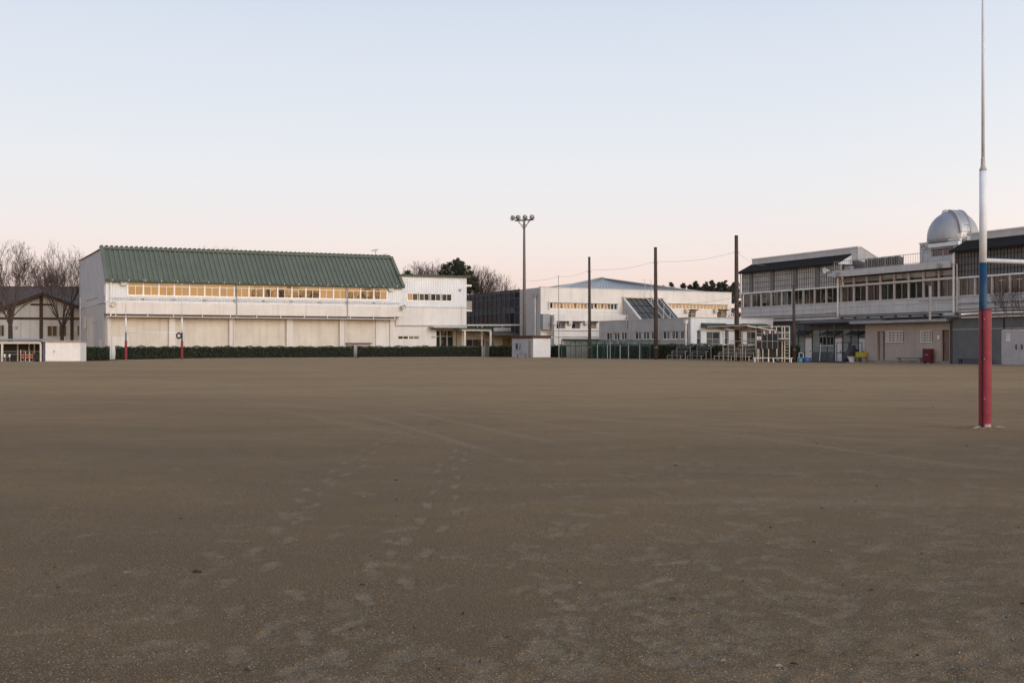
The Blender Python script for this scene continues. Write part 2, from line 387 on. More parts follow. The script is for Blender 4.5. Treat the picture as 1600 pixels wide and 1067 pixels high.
tracks = [((500, 655), (660, 684)), ((565, 647), (760, 703)), ((770, 649), (985, 682)), ((700, 637), (1260, 680)), ((840, 645), (1500, 700)), ((330, 620), (520, 640)), ((1060, 668), (1560, 735)), ((640, 600), (1200, 603)), ((860, 585), (1400, 612)), ((500, 598), (980, 592)), ((420, 640), (600, 668)), ((620, 640), (860, 690)), ((900, 640), (1300, 672)), ((1000, 628), (1580, 668)), ((1150, 612), (1590, 632)), ((250, 600), (700, 612))]
xs = .8 * np.sinh(np.linspace(-5.36, 5.36, 640)); ys = [-60, -40, -25, -15, -8, -4, -1, 1, 2.2, 3.0]
while ys[-1] < 150: ys.append(ys[-1] * 1.0058)
ys = np.array(ys); XX, YY = np.meshgrid(xs, ys)
t_ = np.clip((YY - 35) / 69, 0, 1); ZZ = np.interp(XX, GX, GZ) * (t_ * t_ * (3 - 2 * t_))
nr = np.random.default_rng(5)
for k in range(26):
    wl = 10 ** nr.uniform(-.35, 1.1); th = nr.uniform(0, pi); ZZ += .0006 * min(wl, 2.5) * np.sin((XX * math.cos(th) + YY * math.sin(th)) * 2 * pi / wl + nr.uniform(0, 6)) * (YY < 60)
SC = np.zeros_like(XX); jit = nr.uniform(.7, 1.15, XX.shape)
for (px, py, an, ln, wd_, st, dp) in prints:
    i0, i1 = np.searchsorted(ys, (py - ln, py + ln)); j0, j1 = np.searchsorted(xs, (px - ln, px + ln))
    if i1 - i0 < 1 or j1 - j0 < 1: continue
    sx, sy = XX[i0:i1, j0:j1] - px, YY[i0:i1, j0:j1] - py
    a = sx * math.cos(an) + sy * math.sin(an); b_ = -sx * math.sin(an) + sy * math.cos(an)
    e1 = ((a - ln * .2) / (ln * .34)) ** 2 + (b_ / (wd_ * .5)) ** 2; e2 = ((a + ln * .33) / (ln * .2)) ** 2 + (b_ / (wd_ * .4)) ** 2
    e = np.minimum(e1, e2); k = np.clip((1.25 - e) / .6, 0, 1)
    SC[i0:i1, j0:j1] = np.maximum(SC[i0:i1, j0:j1], k * st * jit[i0:i1, j0:j1]); ZZ[i0:i1, j0:j1] += -dp * .6 * k + dp * .4 * np.exp(-((e - 1.7) / .5) ** 2)
for p0, p1 in tracks:
    a, b_ = np.array(ground_px(*p0)), np.array(ground_px(*p1)); d = b_ - a; ln = np.hypot(*d); d /= ln
    al = (XX - a[0]) * d[0] + (YY - a[1]) * d[1]; ac = np.abs(-(XX - a[0]) * d[1] + (YY - a[1]) * d[0])
    wdt = .05 + .0025 * a[1]
    SC = np.maximum(SC, np.clip(1.4 - ac / wdt, 0, 1) * np.clip((al + 1) / 2, 0, 1) * np.clip((ln - al + 1) / 2, 0, 1) * .37 * jit)
nx, ny = len(xs), len(ys)
me = bpy.data.meshes.new('dirt_field'); nv = nx * ny
me.vertices.add(nv); me.vertices.foreach_set('co', np.stack([XX, YY, ZZ], -1).astype(np.float32).ravel())
ii = np.arange((nx - 1) * (ny - 1)); r_, c_ = ii // (nx - 1), ii % (nx - 1); v0 = r_ * nx + c_
fc = np.stack([v0, v0 + 1, v0 + nx + 1, v0 + nx], -1).astype(np.int32).ravel()
me.loops.add(len(fc)); me.loops.foreach_set('vertex_index', fc); me.polygons.add(len(ii))
me.polygons.foreach_set('loop_start', (ii * 4).astype(np.int32)); me.polygons.foreach_set('use_smooth', np.ones(len(ii), bool))
me.update(calc_edges=True); me.validate()
at = me.attributes.new('scuff', 'FLOAT', 'POINT'); at.data.foreach_set('value', np.clip(SC, 0, 1).astype(np.float32).ravel())
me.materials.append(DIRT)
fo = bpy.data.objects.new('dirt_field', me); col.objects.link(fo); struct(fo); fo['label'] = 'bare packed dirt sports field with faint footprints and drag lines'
b = MB(); b.quad((-3000, -3000, -.12), (3000, -3000, -.12), (3000, 3000, -.12), (-3000, 3000, -.12)); struct(b.build('ground', mat('far_ground', (.10, .085, .06), .95)))

# ------------------------------------------------------------------ gymnasium with green roof
UG = vp(3900); VG = vp(-920)
X0 = ratio(165) * 117
G = Fr((X0, 117, .05), UG, VG)
gym = thing('gymnasium', 'white two-storey gymnasium with long steep green ribbed roof and a band of golden windows', 'gymnasium', G.O)
sE = G.s(628); HE, HR, TR, TB = 9.3, 13.1, 3.7, 22.3
wa0, wa1, wh0, wh1 = G.s(199.3), G.s(604.5), 7.42, 9.08
nrm = -Vector((-UG.y, UG.x, 0))
def up(z): return Vector((0, 0, z))
m = MB()          # ribbed upper siding, four pieces round the window band
def sid(m, fr, a0, a1, h0, h1, t, pitch=.3, d=.035): m.corr(fr.w(a0, t, h0), fr.u * (a1 - a0), up(h1 - h0), -fr.v, max(1, round((a1 - a0) / pitch)), d); return m
sid(m, G, 0, sE, 6.6, wh0, 0); sid(m, G, 0, sE, wh1, HE - .02, 0); sid(m, G, 0, wa0, wh0, wh1, 0); sid(m, G, wa1, sE, wh0, wh1, 0)
m.build('siding', M['siding'], gym)
m = MB().box(G, wa0, wa1, .25, .35, wh0 - .1, wh1 + .1); m.build('room_lining', M['inner'], gym)
m = MB().box(G, 0, sE, -.25, 1.2, 5.3, 6.6); m.build('overhang_band', M['band'], gym)
m = MB().box(G, .02, sE - .6, 1.2, TB, 0, 5.3); m.build('lower_wall', M['cream'], gym)
# right end wall and left gable
m = MB().slab(Fr(G.O + UG * (sE - .02), VG, -UG), [(.1, 5.3), (TB, 5.3), (TB, 12.8), (TR, HR - .05), (.1, HE - .05)], 0, .2); m.build('end_wall', M['siding'], gym)
GL_ = Fr(G.O, VG, UG)
m = MB(); m.corr(GL_.w(0, 0, 6.6), VG * TB, up(1), -UG, 76, .035, k1=lambda a: (HE - 6.6 + (HR - HE) * min(1, a * TB / TR)) if a * TB < TR else HR - 6.6 - .2 * (a * TB - TR) / (TB - TR)); m.build('gable_siding', M['siding_shaded'], gym)
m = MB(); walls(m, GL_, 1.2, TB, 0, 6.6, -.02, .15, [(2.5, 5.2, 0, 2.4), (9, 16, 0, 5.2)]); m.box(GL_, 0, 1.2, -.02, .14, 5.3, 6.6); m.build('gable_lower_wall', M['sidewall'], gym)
MB().box(GL_, 2.4, 5.3, .2, .3, 0, 2.5).build('recessed_door', M['slate_l'], gym); MB().box(GL_, 8.9, 16.1, .3, .4, 0, 5.3).build('recessed_door', M['slate_l'], gym)
for a0, a1, h_ in ((0, 5.4, 6.55), (5.4, 16.2, 7.35), (16.2, 22.3, 6.5)):
    MB().box(GL_, a0, a1, -.14, .0, h_, h_ + .14).build('ledge', M['fascia'], gym)
MB().box(GL_, 5.4, 16.2, -.05, 0, 6.5, 7.35).build('raised_band', M['fascia'], gym)
MB().box(GL_, 8.7, 9.3, -.3, -.02, 4.4, 5.4).build('column_bracket', M['fascia'], gym); MB().box(GL_, 15.5, 16.2, -.3, -.02, 3.8, 5.3).build('column_bracket', M['fascia'], gym)
MB().box(GL_, .4, .55, -.1, .02, 7.4, 8.6).build('vent_slot', M['white'], gym)
MB().tube([GL_.w(20.5, -.15, .2), GL_.w(20.5, -.15, 8.0)], .07).build('downpipe', M['white'], gym)
# roof
SL = Vector(VG * TR + up(HR - HE)); AL = UG * (sE + .2); P0 = G.w(-.05, -.35, HE - .28)
rn = AL.cross(SL).normalized()
if rn.z < 0: rn = -rn
m = MB(); m.corr(P0, AL, SL * 1.06, rn, 63, .14, prof=((0, 0), (.38, 0), (.5, 1), (.88, 1)))
roof = m.build('roof', M['green'], gym)
MB().hexa([p + q for q in (rn * -.16, rn * -.03) for p in (P0, P0 + AL, P0 + AL + SL * 1.05, P0 + SL * 1.05)]).build('roof_deck', M['greend'], roof)
PR = P0 + SL * 1.06
m = MB(); m.hexa([PR + rn * .17 - SL * .06, PR + rn * .17 - SL * .06 + AL, PR + AL + rn * .17, PR + rn * .17, PR + rn * .24 - SL * .06, PR + rn * .24 - SL * .06 + AL, PR + AL + rn * .24, PR + rn * .24]); m.build('ridge_cap', M['green'], roof)
for i in range(64):                           # scalloped rib ends standing over the ridge
    o = MB().tube([PR + AL * ((i + .25) / 64) + up(.22) - VG * .12, PR + AL * ((i + .25) / 64) + up(.22) + VG * .9], .17, 8).build('ridge_tile', M['greend'], roof)
m = MB(); m.hexa([P0 - UG * .06 - up(.06), P0 + UG * .3 - up(.06), PR + UG * .3 - up(.02), PR - UG * .06 - up(.02), P0 - UG * .06 + rn * .3, P0 + UG * .3 + rn * .3, PR + UG * .3 + rn * .3, PR - UG * .06 + rn * .3]); m.build('verge_trim', M['green'], roof)
Q0, QR = P0 + AL, PR + AL
m = MB(); m.hexa([Q0 - UG * .3 - up(.06), Q0 + UG * .06 - up(.06), QR + UG * .06 - up(.02), QR - UG * .3 - up(.02), Q0 - UG * .3 + rn * .3, Q0 + UG * .06 + rn * .3, QR + UG * .06 + rn * .3, QR - UG * .3 + rn * .3]); m.build('verge_trim', M['green'], roof)
m = MB().box(G, -.1, sE + .1, TR + .6, TB + .2, 12.85, 13.0); m.build('flat_roof', M['oldroof'], roof)
m = MB().prism(G, [(-.48, HE - .42), (-.30, HE - .42), (-.30, HE - .24), (-.48, HE - .24)], -.1, sE + .15); m.build('gutter', M['greend'], gym)
for i in range(20): MB().box(G, .6 + i * (sE - .6) / 19.5, .72 + i * (sE - .6) / 19.5, -.52, -.47, HE - .3, HE - .1).build('snow_guard', M['galv'], roof)
MB().slab(G, [(sE - 1.6, 12.8), (sE - .3, 12.8), (sE - .3, 13.65), (sE - 1.6, 13.4)], TR + .3, TR + 1.8).build('roof_vent_block', M['fascia'], roof)
# window band
bw = (wa1 - wa0) / 18
for i in range(18): window(gym, G, wa0 + i * bw + .03, wa0 + (i + 1) * bw - .03, wh0, wh1, .02, M['walum'], GL_gold, 2, top=.58, fw=.065)
for i in range(19): MB().box(G, wa0 + i * bw - .075, wa0 + i * bw + .075, -.07, .1, wh0, wh1).build('mullion', M['walum'], gym)
MB().box(G, wa0 - .08, wa1 + .08, -.10, .1, wh0 - .12, wh0 + .02).build('window_sill', M['walum'], gym)
MB().box(G, wa0 - .08, wa1 + .08, -.08, .1, wh1, wh1 + .07).build('window_head', M['walum'], gym)
# rails and brackets
for h_ in (7.08, 6.92): MB().tube([G.w(.3, -.3, h_), G.w(sE - .3, -.3, h_)], .022, 5).build('safety_wire', M['bar'], gym)
m = MB()
for i in range(1, 18, 2):
    for h_ in (9.14, 7.0): MB().box(G, wa0 + i * bw - .12, wa0 + i * bw + .12, -.34, -.02, h_, h_ + .1).build('bracket', M['bar'], gym)
# lower storey
MB().box(G, .05, sE - 1.0, -.45, -.27, 4.93, 5.02).build('gutter_pipe', M['band'], gym)
MB().box(G, .05, sE - 1.0, -.2, 1.19, 5.22, 5.298).build('soffit', M['fascia'], gym); MB().box(G, .05, sE - 1.0, .1, .16, 5.0, 5.22).build('gap_shade_strip', M['timber'], gym)  # dark strip added for the shade in the gap below the soffit
for x in (180, 230, 270, 315, 359, 400, 437, 474, 510, 546, 582, 615):
    a = G.s(x); MB().box(G, a - .04, a + .04, -.4, -.25, 4.95, 5.34).build('pipe_hanger', M['band'], gym)
for x0, x1 in ((167, 173.5), (264.3, 274), (358.5, 364.5), (448, 458), (531, 538), (609.5, 614)):
    MB().box(G, G.s(x0, .8), G.s(x1, .8), .8, 1.22, 0, 5.2).build('pilaster', M['band'], gym)
for x in (169, 365.5, 540): MB().tube([G.w(G.s(x, .7), .7, .2), G.w(G.s(x, .7), .7, 4.95)], .075, 7).build('downpipe', M['band'], gym)
for x, t in ((173, -.32), (370, -.32), (543, -.32)): MB().tube([G.w(G.s(x, t), t, 9.1), G.w(G.s(x, t), t, 5.0)], .06, 7).build('downpipe', M['bar'] if x > 300 else M['white'], gym)
for x0, x1, y1 in ((175, 201, 525.5), (587.5, 608, 524)):
    a0, a1 = G.s(x0, 1.2), G.s(x1, 1.2); h_ = G.h(x0, y1, 1.2)
    d = MB().box(G, a0, a1, 1.13, 1.21, .1, h_).build('steel_door', M['band'], gym); MB().box(G, a0 - .06, a1 + .06, 1.16, 1.22, h_, h_ + .08).build('door_head', M['fascia'], d)
    MB().box(G, (a0 + a1) / 2 - .015, (a0 + a1) / 2 + .015, 1.12, 1.14, .1, h_).build('door_seam', M['fascia'], d)
for x, y in ((193.5, 443), (611, 452)):       # bulkhead lamps
    a, h_ = G.s(x, -.3), G.h(x, y, -.3); l_ = MB().box(G, a - .38, a + .38, -.42, -.04, h_ - .02, h_ + .32).build('wall_lamp', M['galv'], gym); MB().box(G, a - .3, a + .3, -.40, -.08, h_ - .22, h_ - .02).build('lamp_glass', M['cream_p'], l_)
def horn(parent, p, d, r=.32, ln=.6, mt='cream_p'):
    d = Vector(d).normalized(); o = MB().lathe(p, [(r * .25, -ln * .9), (r * .35, -ln * .5), (r * .45, 0), (r, ln * .5), (r * 1.04, ln * .52), (r * .8, ln * .4)], 12, d).build('horn_speaker', M[mt], parent, True); return o
for x, y in ((174.5, 475), (627, 480)):
    p = W(x, y, 117.5 if x < 300 else 130.2); horn(gym, p + nrm * .5, (.75, -.6, -.15)); MB().tube([p + nrm * .4, p - nrm * .4 + up(.3)], .05).build('speaker_arm', M['bar'], gym)
MB().box(G, -.1, .35, -.27, -.25, 6.5, 6.72).build('corner_patch', M['fascia'], gym)

# gym side block with flat roof
AN = Fr(G.w(G.s(628) + .02, 1.0, 0), UG, VG)
ann = thing('gym_side_block', 'white flat-roofed side block right of the green-roofed gym, with eight small upper panes', 'building', AN.O)
aE = AN.s(729); H1 = 10.55; HS = AN.h(690, 480)
wins = []
for x0, x1 in ((636.5, 644.7, ), (653.4 - 8.3, 653.4)): pass
pairs = [(636.3, 653.2), (654.8, 670.8), (672.7, 688.5), (690, 706)]
op = []
wb, wt = AN.h(670, 470.2), AN.h(670, 458.8)
for x0, x1 in pairs: op.append((AN.s(x0), AN.s(x1), wb, wt))
m = MB(); b0, b1 = op[0][0], op[-1][1]
sid(m, AN, -.0, aE, HS, wb, 0, .32); sid(m, AN, -.0, aE, wt, H1, 0, .32); sid(m, AN, 0, b0, wb, wt, 0, .32); sid(m, AN, b1, aE, wb, wt, 0, .32); m.build('siding', M['siding'], ann)
MB().box(AN, b0, b1, .2, .3, wb - .1, wt + .1).build('room_lining', M['inner'], ann)
for i, o_ in enumerate(op): window(ann, AN, o_[0], o_[1], wb, wt, .0, M['walum'], GL_green, 2, fw=.07, gms=[GL_gold, GL_green] if i == 0 else [GL_green, GL_dark] if i % 2 else [GL_dark, GL_green])
MB().box(AN, b0 - .05, b1 + .05, -.08, .05, wb - .09, wb).build('window_sill', M['walum'], ann)
e0, e1, eh = AN.s(682), AN.s(720), AN.h(700, 516)
l0, l1, lb, lt = AN.s(621.5, .1), AN.s(655.5), AN.h(640, 530.3), AN.h(640, 524.8)
m = MB(); walls(m, AN, -3.0, aE, -.1, HS, .02, .3, [(e0, e1, -.2, eh), (l0, l1, lb, lt)]); m.build('lower_wall', M['whitewall'], ann)
MB().box(AN, .3, aE, 2.0, 14, -.1, H1 - .05).build('block_body', M['sidewall'], ann)
for k in range(2): window(ann, AN, l0 + k * (l1 - l0) / 2, l0 + (k + 1) * (l1 - l0) / 2 - .02, lb, lt, .08, M['walum'], GL_dark, 2, fw=.05, gms=[[GL_dark, GL_dark], [GL_grey, GL_grey]][k])
MB().box(AN, -.1, aE + .35, -.35, 14.2, H1, H1 + .22).build('roof_edge', M['greend'], ann)
MB().box(AN, 0, aE, -.05, .02, HS - .06, HS + .02).build('joint_strip', M['fascia'], ann)
MB().box(AN, e0 - .1, e1 + .1, 1.3, 1.4, -.1, eh).build('entrance_back', M['inner'], ann)
for k, (x0, x1) in enumerate(((682.5, 690.5), (691, 701), (701.5, 711), (714, 720))):
    window(ann, AN, AN.s(x0), AN.s(x1), 0, eh - .05, .5, M['alum'], GL_dark, 1, top=.75, fw=.06, name='entrance_door')
MB().box(AN, AN.s(711), AN.s(713.8), .2, .5, 0, eh).build('entrance_post', M['cream_p'], ann)
c0, c1 = AN.s(677.5, -1.5), AN.s(729.5, -1.5)
MB().box(AN, c0, c1, -1.5, .02, AN.h(700, 512, -1.5), AN.h(700, 510, -1.5)).build('entrance_canopy', M['fascia'], ann)
MB().box(AN, c0 + .3, c1 - .3, -1.3, .02, AN.h(700, 514, -1.5), AN.h(700, 512.1, -1.5)).build('canopy_edge', M['greend'], ann)
MB().tube([AN.w(c1 - .5, -1.3, 0), AN.w(c1 - .5, -1.3, AN.h(700, 514, -1.5))], .1, 8).build('canopy_post', M['cream_p'], ann)
MB().box(AN, AN.s(674), AN.s(680), -.04, .01, AN.h(677, 528), AN.h(677, 525)).build('name_plate', M['pinkw'], ann)
ph = AN.h(650, 508.7)
MB().tube([AN.w(AN.s(617.8), -.12, AN.h(618, 498)), AN.w(AN.s(617.8), -.12, ph), AN.w(aE + 9.5, -.12, ph + .1)], .09, 7).build('service_pipe', M['fascia'], ann)
MB().box(AN, AN.s(717), AN.s(720), -.3, -.03, AN.h(718, 454.5), AN.h(718, 451.5)).build('wall_lamp', M['galv'], ann)
MB().tube([AN.w(AN.s(720.5), -.04, HS - 3), AN.w(AN.s(720.5), -.04, HS + .4)], .03, 5).build('crack_conduit', M['fascia'], ann)
MB().box(AN, aE, aE + .75, .0, 1.6, AN.h(733, 486.5), AN.h(733, 484.5)).build('balcony_floor', M['white'], ann)
MB().box(AN, aE, aE + .75, .02, .06, AN.h(733, 484.5), AN.h(733, 470.5)).build('balcony_panel', M['beige'], ann)
MB().box(AN, aE, aE + .7, .0, 1.6, AN.h(733, 447.8), AN.h(733, 445)).build('hood_slab', M['white'], ann)
AO = G.w(G.s(587, TR + 1.2), TR + 1.2, 13.0)
an = thing('tv_antenna', 'small television antenna standing on the right end of the green gym roof', 'antenna', AO)
top_ = W(587, 391, AO.y)
MB().tube([AO, top_], .045, 5).build('mast', M['bar'], an)
MB().tube([top_ + Vector((-.55, 0, -.1)), top_ + Vector((.25, 0, .05))], .04, 5).build('boom', M['bar'], an)
for k in range(5): q = top_ + Vector((-.5 + .17 * k, 0, -.09 + .03 * k)); MB().tube([q + Vector((0, -.25, -.1 - .03 * k)), q + Vector((0, .25, .1 + .03 * k))], .025, 4).build('element', M['bar'], an)
# ------------------------------------------------------------------ central hall
C = Fr((ratio(845) * 129, 129, .2), U); CL = Fr(C.O, V, U)
hall = thing('central_hall', 'large pale hall in the middle with slit windows and a low blue hipped roof', 'school building', C.O)
cE = C.s(1143); CT = C.h(845, 449); cD = 32
sl1 = (C.s(859), C.s(965), C.h(860, 482), C.h(860, 472.8)); sl2 = (C.s(1044.5), C.s(1136.5), C.h(1090, 483.3), C.h(1090, 475.6))
op = [sl1, sl2]
lw = []
for x0, x1 in ((1075.5, 1087), (1120.5, 1135)): lw.append((C.s(x0), C.s(x1), C.h(1100, 496), C.h(1100, 484.5)))
m = MB(); walls(m, C, 0, cE, -.2, CT, 0, .3, op + lw); m.build('front_wall', M['whitewall'], hall)
m = MB().box(C, .3, cE, .6, cD, -.2, CT - .3); m.build('hall_body', M['inner'], hall)
w0 = CL.s(812)
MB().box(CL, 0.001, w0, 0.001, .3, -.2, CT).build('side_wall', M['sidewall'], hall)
MB().box(C, -.03, cE + .05, -.05, .4, CT, CT + .09).build('parapet_cap', M['fascia'], hall)
MB().box(C, 0, cE, -.015, .002, C.h(860, 487.3), C.h(860, 486.8)).build('wall_joint', M['fascia'], hall)
# slit windows, each pane its own
for (q, n_) in ((sl1, 20), (sl2, 17)):
    MB().box(C, q[0], q[1], .3, .36, q[2] - .05, q[3] + .05).build('slit_back', M['inner'], hall)
    d = (q[1] - q[0]) / n_
    for i in range(n_):
        gm = GL_gold
        if q is sl1 and i in (11, 12): gm = GL_grey
        if q is sl1 and i >= 18: gm = GL_green
        window(hall, C, q[0] + i * d + .02, q[0] + (i + 1) * d - .02, q[2], q[3], .12, M['walum'], gm, 1, fw=.05, dep=.06, tilt=(-.27 + rr(-.05, .05)) if q is sl1 else 0)
    MB().box(C, q[0] - .15, q[1] + .1, -.12, .1, q[3], q[3] + .07).build('slit_head', M['fascia'], hall)
MB().box(C, sl1[0] - .25, sl1[0] - .05, -.18, .0, sl1[2] - .1, sl1[3] + .12).build('slit_fin', M['fascia'], hall)
def hooded(parent, fr, x0, x1, y0, y1, t):
    a0, a1, h0, h1 = fr.s(x0, t), fr.s(x1, t), fr.h(x0, y1, t), fr.h(x0, y0, t)
    w_ = window(parent, fr, a0, a1, h0, h1 - .1, t + .1, M['alum'], GL_dark, 2, gms=[GL_dark, GL_grey], fw=.05)
    MB().box(fr, a0 - .25, a1 + .25, t - .45, t, h1, h1 + .1).build('window_hood', M['dark'], parent)
    MB().box(fr, a0 - .65, a0 - .15, t - .45, t - .02, h1 - .35, h1 + .12).build('vent_box', M['fascia'], parent)
for x0, x1 in ((1075.5, 1087), (1120.5, 1135)): hooded(hall, C, x0, x1, 484.5, 496, 0)
# lower front annexe
t_ = -1.3; k0, k1, kh = C.s(866, t_), C.s(984, t_), C.h(940, 491.5, t_)
ops = [(C.s(a, t_), C.s(b_, t_), C.h(a, 513.5, t_), C.h(a, 503, t_)) for a, b_ in ((869.5, 883.5), (893.5, 907), (918.5, 932))]
m = MB(); walls(m, C, k0, k1, -.2, kh, t_, t_ + .25, ops); m.box(C, k0, k1, t_ + .5, -.02, -.2, kh - .1); m.build('front_annexe', M['whitewall'], hall)
for a, b_ in ((869.5, 883.5), (893.5, 907), (918.5, 932)): hooded(hall, C, a, b_, 503, 513.5, t_)
MB().box(C, C.s(848.5, -.8), C.s(859.5, -.8), -.8, .0, C.h(853, 515, -.8), C.h(853, 490.5, -.8)).build('duct_box', M['slate_l'], hall)
MB().box(C, C.s(878, t_), C.s(966, t_), t_ - .6, t_, C.h(900, 531, t_), C.h(900, 529.5, t_)).build('door_canopy', M['dark'], hall)
MB().box(C, C.s(882, t_), C.s(935, t_), t_ - .06, t_, -.1, C.h(900, 532, t_)).build('shutter', M['galv'], hall)
for y in (516, 526): MB().tube([C.w(C.s(866, t_), t_ - .1, C.h(866, y, t_)), C.w(C.s(945, t_), t_ - .1, C.h(866, y, t_))], .05, 5).build('service_pipe', M['fascia'], hall)
p = CL.w(CL.s(838), -.15, 0); MB().tube([p, p + up(CL.h(838, 462) - .0)], .09, 7).build('downpipe', M['white'], hall)
MB().box(CL, CL.s(838) - .25, CL.s(838) + .25, -.35, 0, CL.h(838, 465), CL.h(838, 460)).build('rain_head', M['galv'], hall)
p = C.w(C.s(866, t_), t_ - .12, 0); MB().tube([p, p + up(C.h(866, 496, t_))], .07, 7).build('downpipe', M['white'], hall)
# dark curtain wall on the left side
w1 = CL.s(722); nc = 13; hb = CL.h(790, 507.5); rows = [hb, hb + 1.55, hb + 2.25, hb + 3.45, hb + 4.25, CT]
MB().box(CL, w0, w1 + 8, .12, .25, -.2, CT - .02).build('curtain_backing', M['dark'], hall)
MB().box(CL, w0, w1 + 8, -.06, .12, CT - .02, CT + .07).build('roof_edge', M['darkpanel'], hall)
for i in range(nc + 1):
    a = w0 + (w1 - w0) * i / nc; MB().box(CL, a - .05, a + .05, -.06, .12, -.1, CT - .03).build('mullion', M['darkpanel'], hall)
for h_ in rows[:-1]: MB().box(CL, w0 + .06, w1, -.04, .12, h_ - .05, h_ + .05).build('transom', M['darkpanel'], hall)
pmesh = {}
for j in range(5):
    for i in range(nc):
        a0 = w0 + (w1 - w0) * i / nc + .06; a1 = w0 + (w1 - w0) * (i + 1) / nc - .06
        k = rr(0, 1); mt = M['darkpanel'] if j in (1, 4) and k < .85 else (GL_curtd if k < .55 else GL_curt)
        MB().box(CL, a0, a1, .02 + rr(0, .03), .06, rows[j] + .06, rows[j + 1] - .06).build('pane', mt, hall)
# hipped roof
a0, a1, t0, t1 = 2.0, cE - .2, 2.0, 26; hA = 11.3; h0 = CT - .15
ap = [C.w(16.6, 12.5, hA), C.w(18.6, 14.5, hA)]
cr = [C.w(a0, t0, h0), C.w(a1, t0, h0), C.w(a1, t1, h0), C.w(a0, t1, h0)]
def hipface(p, q, r, s_, n_):
    m = MB(); k_ = MB(); Nn = (q - p).cross(s_ - p).normalized()
    if Nn.z < 0: Nn = -Nn
    for i in range(n_):
        f0, f1 = i / n_, (i + 1) / n_; A0, A1, B0, B1 = p.lerp(q, f0), p.lerp(q, f1), s_.lerp(r, f0), s_.lerp(r, f1)
        e = .03; m.quad(A0, A1, B1, B0); k_.quad(A0 + Nn * e, A0.lerp(A1, .13) + Nn * e, B0.lerp(B1, .13) + Nn * e, B0 + Nn * e); k_.quad(A0.lerp(A1, .13), A0.lerp(A1, .13) + Nn * e, B0.lerp(B1, .13) + Nn * e, B0.lerp(B1, .13)); k_.quad(A0, A0 + Nn * e, B0 + Nn * e, B0)
    struct(k_.build('standing_seams', M['slate'], m.build('hip_roof_slope', M['bluero'], hall)), 'stuff')
for p, q, r, s_ in ((cr[0], cr[1], ap[1], ap[0]), (cr[1], cr[2], ap[1], ap[1]), (cr[3], cr[0], ap[0], ap[1]), (cr[2], cr[3], ap[1], ap[1])): hipface(p, q, r, s_, 40)
for q, a_ in ((cr[0], ap[0]), (cr[1], ap[1]), (ap[0], ap[1])): MB().tube([q + up(.05), a_ + up(.05)], .08, 5).build('hip_cap', M['bluero'], hall)
# sloped glazing
s0, s1 = C.s(975), C.s(1033.5); zt = C.h(1000, 466.5); run = 5.6; zb = zt - 4.0
sg = thing('sloped_skylight', 'steep grey glazed skylight with white stair leaning on the central hall', 'skylight', C.w(s0, -run, 0))
for a in (s0 - .15, s1): MB().prism(C, [(-.02, zt), (-.02, 0), (-run, 0), (-run, zb), (-.02, zt)][:4] if False else [(-.02, 0), (-run, 0), (-run, zb), (-.02, zt)], a, a + .15).build('cheek_wall', M['concrete'], sg)
def slp(a, f, e=0): n_ = Vector((0, 0, 0)); return C.w(a, -.02 - (run - .02) * f, zt - (zt - zb) * f) + (-C.v * .58 + up(.81)) * e
def slbox(m, a0, a1, f0, f1, e0, e1): m.hexa([slp(a0, f0, e0), slp(a1, f0, e0), slp(a1, f1, e0), slp(a0, f1, e0), slp(a0, f0, e1), slp(a1, f0, e1), slp(a1, f1, e1), slp(a0, f1, e1)]); return m
slbox(MB(), s0, s1, 0, 1, -.2, -.1).build('skylight_bed', M['darkpanel'], sg)
nc = 7
for i in range(nc):
    for j in range(4):
        slbox(MB(), s0 + (s1 - s0) * i / nc + .05, s0 + (s1 - s0) * (i + 1) / nc - .05, j / 4 + .012, (j + 1) / 4 - .012, -.06, -.02).build('pane', GL_sky, sg)
for i in range(nc + 1): a = s0 + (s1 - s0) * i / nc; slbox(MB(), a - .045, a + .045, 0, 1, -.08, .03).build('glazing_bar', M['dark'], sg)
for j in range(1, 4): slbox(MB(), s0, s1, j / 4 - .01, j / 4 + .01, -.08, .02).build('glazing_bar', M['dark'], sg)
for a in (s0 - .2, s1): slbox(MB(), a, a + .2, -.02, 1, -.05, .12).build('edge_trim', M['white'], sg)
MB().box(C, s0 - .3, s1 + .3, -.35, .0, zt + .02, zt + .16).build('head_flashing', M['cream_p'], sg)
sa0, sa1 = s0 + (s1 - s0) * .55, s0 + (s1 - s0) * .72
for a in (sa0, sa1):
    MB().tube([slp(a, -.02, .25), slp(a, 1, .25)], .05, 5).build('stair_stringer', M['white'], sg)
    MB().tube([slp(a, -.02, .25) + up(1.0), slp(a, 1, .25) + up(1.0)], .035, 5).build('stair_handrail', M['white'], sg)
    for f in (0, .25, .5, .75, 1): MB().tube([slp(a, f, .25), slp(a, f, .25) + up(1.0)], .03, 5).build('stair_post', M['white'], sg)
    MB().tube([slp(a, -.02, .25) + up(1), slp(a, -.02, .25) + up(2.2), slp(a, -.1, .25) + up(1.9)], .03, 5).build('ladder_hoop', M['fascia'], sg)
for k in range(14): f = k / 14 + .03; q0, q1 = slp(sa0, f, .25), slp(sa1, f, .25); n_ = -C.v * .22; MB().hexa([q0, q1, q1 + n_, q0 + n_, q0 + up(.03), q1 + up(.03), q1 + n_ + up(.03), q0 + n_ + up(.03)]).build('stair_tread', M['white'], sg)

